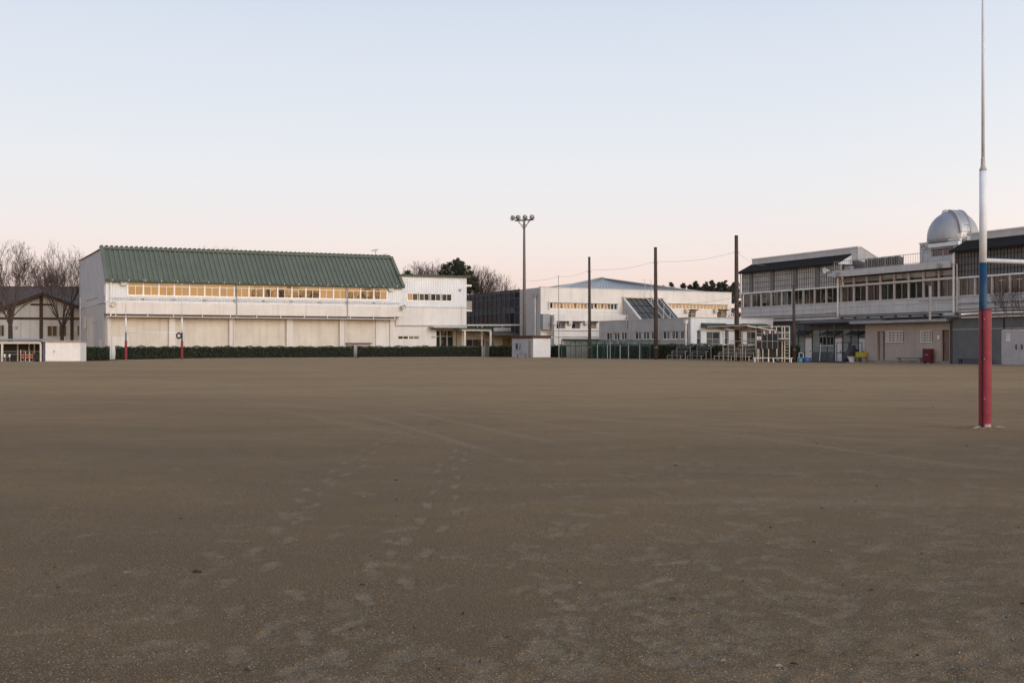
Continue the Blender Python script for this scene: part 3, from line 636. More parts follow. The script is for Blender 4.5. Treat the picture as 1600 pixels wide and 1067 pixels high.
# ------------------------------------------------------------------ low laboratory wing
LO = Vector((ratio(1080) * 107, 107, .15)); LF = Fr(LO, U); sL = Fr(LO, V, U).s(937); LL = Fr(LO + V * sL, -V, U)
lab = thing('low_classroom_wing', 'single-storey flat-roofed wing, grey left face and white front, behind the bleachers', 'school building', LO)
LH = LF.h(1080, 496.5); lE = LF.s(1208)
def lx(x): return LL.s(x)
trip = [(946.6, 956), (958, 967.6), (969.5, 979), (991, 1001.5), (1003.6, 1014), (1016, 1026.5), (1034.5, 1046), (1048, 1059.5), (1061.5, 1074)]
b0, b1 = LL.h(1010, 530.5), LL.h(1010, 518)
ops = [(lx(a), lx(b_), b0, b1) for a, b_ in trip]
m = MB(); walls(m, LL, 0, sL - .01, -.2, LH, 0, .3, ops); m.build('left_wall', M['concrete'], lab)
for i, o_ in enumerate(ops): window(lab, LL, o_[0], o_[1], b0, b1, .12, M['walum'], GL_grey, 2, fw=.06, gms=[GL_grey, GL_blueg] if i % 3 else [GL_blueg, GL_grey])
for k in (0, 3, 6): MB().box(LL, ops[k][0] - .1, ops[k + 2][1] + .1, -.1, .05, b0 - .12, b0).build('window_sill', M['fascia'], lab)
for x in (939, 985, 1030, 1078): a = lx(x); MB().box(LL, a - .22, a + .22, -.12, 0, -.1, LH - .02).build('pilaster', M['concrete'], lab)
for x in (966, 1008, 1052): a = lx(x); MB().box(LL, a - .012, a + .012, -.006, .01, b1 + .1, LH).build('wall_joint', M['bar'], lab)
MB().tube([LL.w(lx(1075.5), -.3, .1), LL.w(lx(1075.5), -.3, LH - .6)], .08, 7).build('downpipe', M['white'], lab)
MB().box(LL, lx(1075.5) - .2, lx(1075.5) + .2, -.45, -.13, LH - .6, LH - .2).build('rain_head', M['white'], lab)
MB().tube([LL.w(lx(981), -.2, LH - .9), LL.w(lx(981), -.2, LH + .2), LL.w(lx(982.5), -.25, LH + .45)], .1, 7).build('vent_pipe', M['bar'], lab)
fw_ = [(1089, 1095.5, 516, 538), (1104, 1125.5, 518.5, 538), (1132.5, 1138.7, 516, 538), (1154.5, 1160, 516, 538), (1167, 1182, 518.5, 538), (1193, 1199, 516, 538)]
ops = [(LF.s(a), LF.s(b_), LF.h(a, d), LF.h(a, c)) for a, b_, c, d in fw_]
m = MB(); walls(m, LF, 0.001, lE, -.2, LH, 0, .3, ops); m.build('front_wall', M['siding'], lab)
for i, o_ in enumerate(ops): window(lab, LF, *o_, .12, M['alum'], GL_grey, 2 if i in (1, 4) else 1, top=(o_[3] - o_[2]) * .56, fw=.06, cols_top=2 if i in (1, 4) else 1, gms=[GL_grey, GL_blueg, GL_grey])
m = MB().box(LF, .3, lE - .01, .5, 8, -.2, LH - .05); m.box(LL, .01, sL - .3, .5, 6, -.2, LH - .06); m.build('wing_body', M['inner'], lab)
m = MB().box(LF, -.05, lE + .05, -.06, .35, LH, LH + .08); m.box(LL, -.05, sL + .05, -.061, .35, LH + .001, LH + .079); m.build('parapet_cap', M['fascia'], lab)
for x0, x1 in ((1099.5, 1136.6), (1163, 1200)): MB().prism(LF, [(-.9, LF.h(1110, 511.5)), (-.95, LF.h(1110, 508)), (-.05, LF.h(1110, 504.8)), (0, LF.h(1110, 511))], LF.s(x0, -.5), LF.s(x1, -.5)).build('awning', M['greend'], lab)
# ------------------------------------------------------------------ right-hand laboratory block with observatory
R1600 = Vector((ratio(1600) * 86, 86, 0)); sR = Fr(R1600, V, U).s(1158)
RF = Fr(R1600 + V * sR, -V, U)
lb_ = thing('laboratory_block', 'long grey two-storey school block on the right with window bands and dark louvred upper walls', 'school building', RF.O)
rE = sR + 14; HSill, HBt, HEv = 6.08, 7.62, 10.1
a1e, a2e = RF.s(1312), RF.s(1492)
bays1 = [RF.s(1158.5) + (RF.s(1309) - RF.s(1158.5)) * i / 9 for i in range(10)]
bays2 = [RF.s(1313.6) + (RF.s(1491) - RF.s(1313.6)) * i / 8 for i in range(9)]
bw3 = bays2[1] - bays2[0]; bays3 = [RF.s(1497) + bw3 * i for i in range(12)]
def band(parent, bays, h0, h1, fm, cols, top, gm, t=.1, posts=True):
    for i in range(len(bays) - 1): window(parent, RF, bays[i] + .045, bays[i + 1] - .045, h0, h1, t, fm, gm, cols, top=top, fw=.045, dep=.07)
    if posts:
        for a in bays: MB().box(RF, a - .05, a + .05, -.03, .22, h0, h1).build('window_post', M['fascia'], parent)
# rooms behind the glass
m = MB()
for a0, a1, h1 in ((0, a1e, HBt), (a1e, a2e, 8.6), (a2e, rE, HBt)):
    m.box(RF, a0 + .02, a1 - .02, 5.5, 5.6, 5.2, h1); m.box(RF, a0 + .02, a1 - .02, .35, 5.5, 5.1, 5.25); m.box(RF, a0 + .02, a1 - .02, .35, 5.5, h1 + .02, h1 + .1)
    for k in range(4): q = a0 + .1 + (a1 - a0 - .3) * k / 3; m.box(RF, q, q + .1, .4, 5.5, 5.25, h1)
m.build('room_lining', M['inner'], lb_)
band(lb_, bays1, HSill, HBt, M['alum'], 2, 0, GL_clear); band(lb_, bays2, HSill, HBt, M['alum'], 2, 0, GL_clear); band(lb_, bays3, HSill, HBt, M['alum'], 2, 0, GL_clear)
rc = random.Random(21)
for bs, pr, cols_ in ((bays1, .35, ('slate_l', 'beige', 'brown')), (bays2, .8, ('brown', 'brown', 'tarp')), (bays3, .9, ('brown', 'brown', 'brown', 'inner'))):
    for i in range(len(bs) - 1):
        for k in range(2):
            if rc.random() < pr:
                q = bs[i] + (bs[i + 1] - bs[i]) * k / 2 + .1; w_ = (bs[i + 1] - bs[i]) / 2 * rc.uniform(.5, 1.0) - .12
                m = MB(); m.corr(RF.w(q, .28 + .03 * k, HSill), RF.u * w_, up(HBt - HSill - .05), -RF.v, 7, .07); m.build('curtain', M[rc.choice(cols_)], lb_)
for q in bays1[1:9:2] + bays2[:3]:                    # shelves with things, dimly seen
    m = MB(); m.box(RF, q + .2, q + 1.5, 1.0, 1.3, 6.55, 6.6); m.box(RF, q + .2, q + 1.5, 1.0, 1.3, 7.05, 7.1); m.build('shelf', M['beige'], lb_)
    for k in range(4): w_ = rc.uniform(.1, .3); p_ = q + .25 + k * .3; MB().box(RF, p_, p_ + w_, 1.02, 1.25, 6.6, 6.6 + rc.uniform(.15, .4)).build('shelf_box', M[rc.choice(('beige', 'inner', 'orange', 'slate_l'))], lb_)
MB().box(RF, -.1, a1e, -.09, .3, HBt, HBt + .14).build('band_head', M['white'], lb_)
MB().box(RF, a1e + .2, a2e - .05, -.13, .3, HBt, HBt + .16).build('band_beam', M['cream_p'], lb_)
MB().box(RF, a2e, rE, -.09, .3, HBt, HBt + .14).build('band_head', M['white'], lb_)
for a0, a1 in ((-.1, a1e), (a1e, rE)): MB().box(RF, a0, a1, -.1, .3, HSill - .1, HSill).build('window_sill', M['fascia'], lb_)
# transom lights of the middle part with blinds behind
for i in range(8):
    MB().box(RF, bays2[i] + .08, bays2[i + 1] - .08, .22, .25, HBt + .42, 8.5).build('roller_blind', M['pinkw'], lb_)
band(lb_, bays2, HBt + .18, 8.52, M['alum'], 1, 0, GL_clear)
# concrete panels below the sills: separate slabs with open joints
pm_ = {}
def panels(parent, a0, a1, n_, h0, h1, t0, t1):
    w_ = (a1 - a0) / n_
    for i in range(n_):
        d = rc.uniform(0, .012); MB().box(RF, a0 + i * w_ + .012, a0 + (i + 1) * w_ - .012, t0 - d, t1, h0 + .012, h1 - .012).build('panel', M['panel'], parent)
panels(lb_, 0, a1e, 9, 5.42, HSill - .1, -.02, .2); panels(lb_, 0, a1e, 9, 4.92, 5.42, -.02, .2)
panels(lb_, a1e, a2e, 8, 5.52, HSill - .1, -.05, .2); panels(lb_, a1e, a2e, 8, 4.75, 5.52, -.05, .2)
panels(lb_, a2e, rE, 10, 5.3, HSill - .1, -.02, .2); panels(lb_, a2e, rE, 10, 4.6, 5.3, -.02, .2)
MB().box(RF, 0, rE, .03, .3, 4.5, HSill - .12).build('panel_backing', M['louvre_d'], lb_)
MB().box(RF, -.02, a2e, -.12, .2, 4.34, 4.62).build('slab_edge', M['panel'], lb_)
# louvred upper walls
for a0, a1 in ((0.05, a1e), (a2e, rE)):
    light = a0 < 1
    MB().box(RF, a0, a1, .12, .25, HBt + .14, HEv).build('louvre_backing', M['louvre' if light else 'louvre_d'], lb_)
    m = MB(); n_ = int((a1 - a0) / .33)
    for i in range(n_ + 1): q = a0 + (a1 - a0) * i / n_; m.box(RF, q - .018, q + .018, .06, .12, HBt + .14, HEv - .05)
    for h_ in (8.25, 8.85, 9.5): m.box(RF, a0, a1, .05, .118, h_ - .02, h_ + .02)
    struct(m.build('louvre_slats', M['louvre_d' if light else 'dark'], lb_), 'stuff')
for x in (1173, 1206, 1241.5, 1277): a = RF.s(x); MB().box(RF, a - .28, a + .28, -.02, .125, HBt + .14, HEv - .02).build('louvre_pier', M['louvre_d'], lb_)
MB().tube([RF.w(.0, -.1, HBt), RF.w(.0, -.1, HEv)], .07, 6).build('downpipe', M['white'], lb_)
def monitor(a0, a1, am):
    m = MB(); e = -.45
    m.hexa([RF.w(a0 - .25, e, HEv - .14), RF.w(a1, e, HEv - .14), RF.w(a1, 1.75, 11.05), RF.w(a0 - .25, 1.75, 11.05), RF.w(a0 - .25, e, HEv + .03), RF.w(a1, e, HEv + .03), RF.w(a1, 1.75, 11.2), RF.w(a0 - .25, 1.75, 11.2)])
    r_ = m.build('eaves_roof', M['darkroof'], lb_)
    MB().prism(RF, [(1.6, 10.4), (1.6, 11.75), (1.95, 11.78), (6.0, 9.9), (6.0, 9.4)], a0, am).build('monitor_wall', M['fascia'], lb_)
    MB().prism(RF, [(1.52, 11.70), (1.52, 11.82), (1.98, 11.85), (6.2, 9.95), (6.2, 9.85), (1.95, 11.74)], a0 - .04, am + .06).build('monitor_coping', M['white'], lb_)
    MB().prism(RF, [(-.3, HEv - .1), (1.62, 11.0), (1.62, HEv - .1)], a1, a1 + .1).build('end_gable', M['white'], lb_)
amo = RF.s(1341, 1.63)
monitor(0, a1e, amo); monitor(a2e, rE, rE + .5)
# wing roof: deep fascia, flat roof
FT, FB = 9.25, 8.62
ft = -.75
MB().box(RF, a1e - .3, a2e - .1, ft, ft + .3, FB, FT).build('fascia', M['fascia'], lb_)
MB().box(RF, a1e - .25, a2e - .12, ft + .3, 9, FB + .08, FT - .2).build('flat_roof', M['concrete'], lb_)
MB().box(RF, a1e - .3, a1e, ft + .3, 1.5, FB, FT).build('fascia_return', M['fascia'], lb_)
MB().box(RF, a1e - 1.0, a1e - .31, ft + .02, ft + .5, FB + .1, FT - .15).build('gutter_box', M['fascia'], lb_)
for x, y in ((1308.5, 429), (1468, 415.5)):
    a = RF.s(x, ft - .1); MB().box(RF, a - .22, a + .22, ft - .2, ft, RF.h(x, y, ft) - .2, RF.h(x, y, ft) + .2).build('rain_outlet', M['bar'], lb_)
# railing: rails and every baluster
r0, r1 = a1e - .2, RF.s(1481, ft + .2)
for h_ in (FT + .08, FT + .95): MB().tube([RF.w(r0, ft + .2, h_), RF.w(r1, ft + .2, h_)], .025, 5).build('rail', M['galv'], lb_)
nb = int((r1 - r0) / .28); bm = MB().box(None, -.010, .010, -.010, .010, 0, .88).mesh('baluster', M['galv']); pmh = MB().box(None, -.025, .025, -.025, .025, 0, .98).mesh('rail_post', M['galv'])
for i in range(nb + 1): put('rail_post' if i % 8 == 0 else 'baluster', pmh if i % 8 == 0 else bm, lb_, RF, r0 + (r1 - r0) * i / nb, ft + .2, FT - .02 if i % 8 == 0 else FT + .07)
# pipes
def pipe(pts, r=.06, mt='white', parent=lb_, name='pipe'): return MB().tube([RF.w(*p) for p in pts], r, 7).build(name, M[mt], parent)
pipe([(a1e - .05, -.2, 4.6), (a1e - .05, -.2, FB)], .10, 'white', name='downpipe'); pipe([(a2e + .05, -.2, 4.6), (a2e + .05, -.2, 9.9)], .11, 'white', name='downpipe')
pipe([(a2e + .45, -.25, 4.7), (a2e + .45, -.25, 8.9), (a2e - .5, -.25, 8.95), (a2e - 1.2, -.3, 9.05)], .07, 'fascia', name='downpipe')
pipe([(.5, -.3, 4.95), (a1e - 1.6, -.3, 4.95), (a1e - 1.5, -.3, 5.02), (a1e - .2, -.3, 5.02)], .05, 'bar'); pipe([(2, -.32, 4.78), (a1e, -.32, 4.78)], .07, 'fascia')
pipe([(a1e + .1, -.35, 4.52), (a2e - 1.0, -.35, 4.52)], .05, 'dark'); pipe([(a2e - 4, -.25, 5.85), (a2e + .4, -.25, 5.85)], .05, 'fascia')
for h_ in (5.45, 4.95): pipe([(a2e + .4, -.25, h_), (rE, -.25, h_)], .06, 'fascia')
for k in range(9): a = a1e + .6 + k * 1.75; MB().box(RF, a - .05, a + .05, -.42, -.1, 4.38, 4.48).build('pipe_bracket', M['dark'], lb_)
p = RF.w(a1e - .75, ft - .35, FT + .1); horn(lb_, p, (-.85, -.5, 0), .3, .5, 'white')
# roof machines
for k in range(5):
    a = RF.s(1354, .8) + k * .86
    o = MB().box(RF, a, a + .76, .6, 1.35, FT - .19, FT + .98).build('condenser_unit', M['tarp'], lb_); MB().lathe(RF.w(a + .38, .97, FT + .98), [(.30, 0), (.32, .05), (.28, .12), (.1, .13)], 14).build('fan_guard', M['galv'], o)
    MB().box(RF, a - .02, a + .03, .57, .6, FT - .1, FT + 1.0).build('unit_edge', M['beige'], o)
MB().box(RF, RF.s(1320, .5), RF.s(1328, .5), .5, 1.0, FT - .19, FT + .5).build('roof_box', M['pinkw'], lb_)
# observatory
ob = thing('observatory', 'silver observatory dome with open-ribbed shutter on a small roof-top tower', 'observatory', RF.w(RF.s(1455, 3.2), 3.2, 0))
T = 3.2; ta0, ta1 = RF.s(1437, T), RF.s(1500, T); tt = RF.h(1440, 381, T)
wA0, wA1, wB, wT = RF.s(1455, T), RF.s(1489.5, T), RF.h(1470, 400.5, T), RF.h(1470, 386.5, T)
m = MB(); walls(m, RF, ta0, ta1, 8.9, tt, T, T + .25, [(wA0, wA1, wB, wT)]); m.box(RF, ta0, ta1, T + 1.0, T + 6.0, 8.9, tt - .05); m.box(RF, ta0, ta0 + .2, T + .25, T + 1.0, 8.9, tt - .02); m.build('tower', M['fascia'], ob)
for k in range(2): window(ob, RF, wA0 + (wA1 - wA0) * k / 2, wA0 + (wA1 - wA0) * (k + 1) / 2 - .02, wB, wT, T + .12, M['alum'], glassmat('brown_pane%d' % k, dark=(.10, .062, .05), ior=1.5), 1, fw=.06)
MB().box(RF, ta0 - .05, ta1, T - .1, T + .3, tt, tt + .09).build('tower_coping', M['white'], ob)
MB().box(RF, RF.s(1453, T), ta1, T - .22, T, RF.h(1470, 385.8, T), RF.h(1470, 380, T)).build('tower_band', M['white'], ob)
dY = 98.6; dc = W(1488.5, 376, dY); dR = 37.3 / 1600 * dY
dcx = Vector((dc.x, dc.y, CH + (HY - 373.5) / 1600 * dY))
MB().lathe(dcx, [(dR * .9, -1.1), (dR * .9, -.42)], 40).build('dome_drum', M['pinkw'], ob, True)
prof = [(dR * .97, -.42), (dR * 1.0, -.40), (dR * 1.005, .0)] + [(dR * math.cos(a), .22 + dR * 1.06 * math.sin(a)) for a in [k * pi / 2 / 14 for k in range(14)]] + [(.02, .22 + dR * 1.06)]
do = MB().lathe(dcx, prof, 48).build('dome', M['dome'], ob, True)
for k in range(24):
    an = 2 * pi * k / 24; MB().box(Fr(dcx + Vector((math.cos(an), math.sin(an), 0)) * (dR * 1.004), (-math.sin(an), math.cos(an))), -.012, .012, -.012, .012, -.4, .2).build('skirt_seam', M['galv'], do)
sh = Vector((.10, -.994, 0)).normalized(); sx = Vector((-sh.y, sh.x, 0))   # slit direction
def arch(off, w_, e, z0, z1, name, mt, par):
    m = MB(); n_ = 18; pts = []
    for i in range(n_ + 1):
        th = z0 + (z1 - z0) * i / n_
        rq = math.sqrt(max(.02, dR * dR - off * off)); pts.append((dcx + up(.22) + sx * off + sh * (rq * math.cos(th)) + up(1.06 * rq * math.sin(th)), (sh * math.cos(th) + up(math.sin(th)))))
    for i in range(n_):
        (p0, n0), (p1, n1) = pts[i], pts[i + 1]
        m.hexa([p0 - sx * w_ - n0 * .05, p0 + sx * w_ - n0 * .05, p1 + sx * w_ - n1 * .05, p1 - sx * w_ - n1 * .05, p0 - sx * w_ + n0 * e, p0 + sx * w_ + n0 * e, p1 + sx * w_ + n1 * e, p1 - sx * w_ + n1 * e])
    return m.build(name, M[mt], par)
shu = arch(0, .44, .10, .10, pi * .78, 'shutter', 'dome', ob)
for off in (-.5, .5): arch(off, .08, .2, .06, pi * .86, 'shutter_rail', 'bar', shu)
MB().box(Fr(dcx + up(.22 + dR * 1.06), sx, -sh), -.75, .75, -.25, .55, -.12, .14).build('shutter_cap', M['white'], shu)
MB().box(Fr(dcx + sh * (dR * .97), sx, -sh), -.42, .42, -.06, .1, -.1, .5).build('shutter_hatch', M['white'], shu)
p = W(1512.5, 352, 91.5); MB().tube([W(1512.5, 375, 91.5), p], .02, 5).build('weather_mast', M['dark'], ob); MB().tube([p + Vector((-.35, 0, .02)), p + Vector((.1, 0, 0))], .02, 5).build('mast_arm', M['dark'], ob)
MB().box(Fr(W(1512.5, 372, 91.5), (1, 0)), -.15, .15, -.1, .1, -.2, .2).build('instrument_box', M['fascia'], ob)
q = W(1443, 387, RF.w(RF.s(1443, T), T, 0).y - .5); horn(ob, q, (-.3, -.9, -.1), .24, .4, 'galv')
MB().tube([q + Vector((0, 0, -.2)), q + Vector((0, 0, -1.3))], .03).build('speaker_pole', M['galv'], ob)

# ground floor of the block
T0 = .5; gfr = [(240, 'd')]
g0, g1 = .0, a2e
def gx(px): return RF.s(1230 + px / 8.42, T0)
def gh(px, py): return RF.h(1230 + px / 8.42, 460 + py / 8.42, T0)
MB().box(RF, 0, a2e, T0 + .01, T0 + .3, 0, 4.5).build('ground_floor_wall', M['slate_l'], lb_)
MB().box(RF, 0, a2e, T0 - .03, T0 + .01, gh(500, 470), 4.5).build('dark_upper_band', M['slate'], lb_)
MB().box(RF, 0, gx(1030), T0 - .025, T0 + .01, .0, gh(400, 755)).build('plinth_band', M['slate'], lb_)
for px in (60, 150, 240, 333, 433, 530, 625, 733, 840, 940): MB().box(RF, gx(px) - .05, gx(px) + .05, T0 - .07, T0 + .01, 0, 4.4).build('wall_post', M['slate'], lb_)
for py in (535, 610, 690): MB().box(RF, 0, gx(1030), T0 - .015, T0 + .01, gh(500, py) - .012, gh(500, py) + .012).build('wall_joint', M['slate'], lb_)
for a_, b_ in ((246, 328), (640, 724), (955, 1030)):
    d_ = MB().box(RF, gx(a_), gx(b_), T0 - .08, T0, .02, gh(a_, 578)).build('door', M['white'], lb_); MB().box(RF, gx(a_), gx(b_), T0 - .06, T0, gh(a_, 576), gh(a_, 520)).build('door_transom', M['slate_l'], d_)
    MB().box(RF, gx(b_) - .2, gx(b_) - .1, T0 - .14, T0 - .08, 1.0, 1.12).build('handle', M['dark'], d_)
for a_, b_ in ((425, 522), (524, 620)): window(lb_, RF, gx(a_), gx(b_), gh(a_, 668), gh(a_, 556), T0 - .07, M['alum'], GL_dark, 2, fw=.05)
MB().box(RF, gx(420), gx(625), T0 - .16, T0, gh(500, 685), gh(500, 672)).build('window_sill', M['fascia'], lb_)
for a_, b_ in ((150, 340), (520, 740), (850, 1030)):        # door awnings on brackets
    h1 = gh(a_, 485); o = MB().prism(RF, [(T0 - .95, h1 - .35), (T0 - .95, h1 - .31), (T0 - .02, h1 + .04), (T0 - .02, h1)], gx(a_), gx(b_)).build('door_awning', GL_blueg, lb_)
    for k in range(7): q = gx(a_) + (gx(b_) - gx(a_)) * k / 6; MB().tube([RF.w(q, T0 - .95, h1 - .36), RF.w(q, T0 - .02, h1 - .02)], .02, 4).build('awning_rib', M['dark'], o)
    for q in (gx(a_) + .1, gx(b_) - .1): MB().tube([RF.w(q, T0 - .9, h1 - .38), RF.w(q, T0 - .03, h1 - .7)], .022, 4).build('awning_bracket', M['dark'], o)
# corrugated porch roof along the ground floor
pr0, pr1 = RF.s(1243, -1.0), RF.s(1372, -1.0)
m = MB(); m.corr(RF.w(pr0, -1.2, 4.02), RF.u * (pr1 - pr0), RF.v * 1.7 + up(.25), up(1), int((pr1 - pr0) / .2), .06, prof=((0, 0), (.25, .7), (.5, 1), (.75, .7))); m.build('porch_roof', M['galv'], lb_)
MB().box(RF, pr0, pr1, -1.15, -1.07, 3.86, 4.0).build('porch_beam', M['dark'], lb_)
for a in (pr0 + .1, (pr0 + pr1) / 2): MB().tube([RF.w(a, -1.1, 0), RF.w(a, -1.1, 3.9)], .04, 6).build('porch_post', M['slate'], lb_)

# apron and kerb in front of the block
ap0, ap1 = RF.s(1235, -5.2), sR + 16
m = MB().box(RF, RF.s(1243, -3), ap1, -5.0, 1, -.2, .045); struct(m.build('pavement', M['asphalt']))
kb = None
m = MB(); n_ = 40
m.box(RF, RF.s(1322, -5.1), ap1, -5.15, -5.0, -.2, .075); struct(m.build('kerb', M['kerb']))

# toilet hut
TT = -3.6; TO = RF.w(RF.s(1352, TT), TT, .045)
TF = Fr(TO, -V, U); hut = thing('toilet_block', 'low pinkish rendered toilet block with two barred windows under the grey school', 'toilet block', TO)
tE = TF.s(1487); tH = TF.h(1420, 504.5)
def tx(x): return TF.s(x)
d1 = (tx(1370.5), tx(1382.5), 0, TF.h(1375, 518)); d2 = (tx(1471), tx(1483.5), 0, TF.h(1478, 515.5)); w1 = (tx(1386), tx(1411.5), TF.h(1400, 534), TF.h(1400, 518)); w2 = (tx(1440), tx(1457), TF.h(1450, 534), TF.h(1450, 517))
m = MB(); walls(m, TF, 0, tE, 0, tH, 0, .2, [d1, d2, w1, w2]); m.build('front_wall', M['pinkw'], hut)
m = MB().box(TF, 0, .2, .2, 3.0, 0, tH); m.box(TF, tE - .2, tE, .2, 3.0, 0, tH); m.box(TF, .2, tE - .2, 2.8, 3.0, 0, tH - .01); m.box(TF, 4.2, 4.3, .2, 2.8, 0, tH); m.build('side_wall', M['pinkw'], hut)
MB().box(TF, .2, tE - .2, 1.2, 1.3, 0, tH).build('inner_wall', M['slate'], hut)
MB().box(TF, d1[0] + .05, d1[0] + .5, .25, .95, 0, d1[3]).build('screen_wall', M['pinkw'], hut)
o = MB().box(TF, d2[0], d2[1], .3, .36, .02, d2[3]).build('door', M['brown'], hut, label='dull brown recessed door'); MB().box(TF, d2[0] + .1, d2[0] + .16, .24, .3, 1.0, 1.9).build('handle', M['slate'], o)
MB().box(TF, d2[1], d2[1] + .12, -.03, .2, 0, d2[3] + .15).build('door_jamb', M['pinkw'], hut)
for q in (w1, w2):
    o = window(hut, TF, *q, .1, M['alum'], GL_dark, 2, fw=.05)
    n_ = round((q[1] - q[0]) / .16); gr = MB().box(TF, q[0] - .05, q[1] + .05, -.14, -.11, q[2] - .05, q[2]).box(TF, q[0] - .05, q[1] + .05, -.14, -.11, q[3], q[3] + .05).build('grille', M['white'], hut)
    for i in range(n_ + 1): a = q[0] + (q[1] - q[0]) * i / n_; MB().box(TF, a - .02, a + .02, -.135, -.1, q[2], q[3]).build('grille_bar', M['white'], gr)
    for i in range(1, 4): h_ = q[2] + (q[3] - q[2]) * i / 4; MB().box(TF, q[0], q[1], -.1, -.07, h_ - .022, h_ + .022).build('grille_bar', M['white'], gr)
MB().prism(TF, [(-1.0, tH - .02), (-1.0, tH + .2), (3.3, tH + .42), (3.3, tH + .1)], -1.0, tE + .25).build('roof', M['slate'], hut)
MB().box(TF, -1.0, tE + .25, -1.06, -1.0, tH + .02, tH + .24).build('roof_edge', M['bar'], hut)
MB().box(TF, -.02, tE + .02, -.04, 0, -.045, .22).build('base_course', M['kerb'], hut)
MB().box(TF, tx(1465), tx(1467.5), -.03, 0, TF.h(1466, 530), TF.h(1466, 524)).build('sign_plate', M['white'], hut)
MB().tube([TF.w(tx(1467), -1.1, tH + .1), TF.w(tx(1467), -1.1, TF.h(1467, 446, -1.1))], .11, 8).build('vent_pipe', M['bar'], hut)
MB().tube([TF.w(tE + .0, -.12, 0), TF.w(tE + .0, -.12, tH)], .06, 6).build('downpipe', M['dark'], hut)

# storage shed
SO = RF.w(RF.s(1488.5, -3.75), -3.75, .045); SF = Fr(SO, -V, U); shed = thing('storage_shed', 'slate grey storage shed with corrugated roof and pale double doors behind the red padded post', 'shed', SO)
sEe = 14; sH = SF.h(1490, 497)
sd = (SF.s(1564), SF.s(1564) + 3.35, 0, SF.h(1575, 515.5))
m = MB(); walls(m, SF, 0, sEe, 0, sH, 0, .2, [sd]); m.box(SF, 0, .2, .2, 3.2, 0, sH - .05); m.build('wall', M['slate'], shed)
m = MB(); m.corr(SF.w(-.9, -.55, sH), SF.u * (sEe + 1.5), SF.v * 4 + up(.35), up(1), int((sEe + 1.5) / .26), .11, prof=((0, 0), (.25, .7), (.5, 1), (.75, .7))); m.build('corrugated_roof', M['slate'], shed)
m = MB(); m.corr(SF.w(-.9, -.55, sH - .06), SF.u * (sEe + 1.5), up(.06), -SF.v, int((sEe + 1.5) / .26), .0, k1=lambda a: 1); 
MB().box(SF, 0, sEe, -.04, .0, sd[3] + .08, sd[3] + .16).build('door_rail', M['bar'], shed)
MB().box(SF, SF.s(1548), SF.s(1564), -.03, .0, 0, sd[3]).build('wall_panel', M['slate'], shed)
for k in range(2):
    a0 = sd[0] + (sd[1] - sd[0]) * k / 2 + .01; a1 = sd[0] + (sd[1] - sd[0]) * (k + 1) / 2 - .01
    o = MB().box(SF, a0, a1, .02, .08, .02, sd[3] - .02).build('door', mat('pale_door%d' % k, (.40, .40, .42), .6, .08, 1.5, .2), shed)
    q = a1 - .3 if k == 0 else a0 + .2; MB().box(SF, q, q + .08, -.04, .02, 1.25, 1.65).build('handle', M['dark'], o)
    if k == 0: MB().box(SF, SF.s(1572), SF.s(1578), .01, .02, SF.h(1575, 533), SF.h(1575, 521)).build('poster', M['white'], o); [MB().box(SF, SF.s(1572.6), SF.s(1577.4), .006, .012, SF.h(1575, y_ + 1.2), SF.h(1575, y_)).build('poster_line', M['bar'], o) for y_ in (522.3, 525, 528.5)]
MB().box(SF, SF.s(1567.5, -.1) , SF.s(1568.6, -.1), -.1, -.0, sd[3] + .1, sH).build('rail_bracket', M['dark'], shed)
# ------------------------------------------------------------------ half-timbered house on the left
HF = Fr((ratio(69) * 143, 143, 0), (.985, .17)); hs = thing('timbered_house', 'white half-timbered hall with brown beams and wide dark gable at the far left', 'house', HF.O)
hA = HF.h(69, 457.5); sl_ = .40; hw = 6.3
def ry(a): return hA - sl_ * abs(a)
def hx(x): return HF.s(x)
m = MB().slab(HF, [(-8.5, 0), (hw, 0), (hw, ry(hw) - .35), (0, hA - .35), (-8.5, ry(8.5) - .35)], .0, .25); m.box(HF, -8.4, hw, .3, 12, 0, ry(8.5) - .45); m.build('wall', M['plaster'], hs)
for x0, x1 in ((13, 19), (61.8, 67.2), (110, 115)): MB().box(HF, hx(x0), hx(x1), -.1, .01, 0, ry((hx(x0) + hx(x1)) / 2) - .5).build('timber_post', M['timber'], hs)
hb_ = HF.h(69, 499.5); ht_ = HF.h(69, 496); MB().box(HF, -8.5, hw, -.07, .012, hb_, ht_).build('timber_beam', M['timber'], hs)
MB().box(HF, hx(48), hx(82), -.06, .011, HF.h(60, 477.5), HF.h(60, 474.5)).build('timber_beam', M['timber'], hs)
for x in (32, 47, 81, 96): MB().box(HF, hx(x) - .02, hx(x) + .02, -.02, .011, 0, ry(hx(x)) - .5).build('wall_joint', M['bar'], hs)
for sg_ in (-1, 1):
    e = 9.8 if sg_ < 0 else 7.2
    p = [HF.w(0, -.9, hA), HF.w(sg_ * e, -.9, hA - sl_ * e), HF.w(sg_ * e, 12, hA - sl_ * e), HF.w(0, 12, hA)]
    MB().hexa([q - up(.22) for q in p] + p).build('roof_slope', M['oldroof'], hs)
    MB().hexa([q - up(.42) for q in (p[0], p[1], p[1] + HF.v * .12, p[0] + HF.v * .12)] + [q + up(.04) for q in (p[0] - HF.v * .02, p[1] - HF.v * .02, p[1] + HF.v * .12, p[0] + HF.v * .12)]).build('barge_board', M['timber'], hs)
for x0, x1, y0, y1 in ((-4, 7.5, 507.5, 526), (73.6, 90, 508.5, 526), (92, 104.5, 508.5, 526), (120.5, 127, 508.5, 525)):
    window(hs, HF, hx(x0), hx(x1), HF.h(x0, y1), HF.h(x0, y0), -.1, M['alum'], GL_dark, 2, fw=.09, dep=.1)
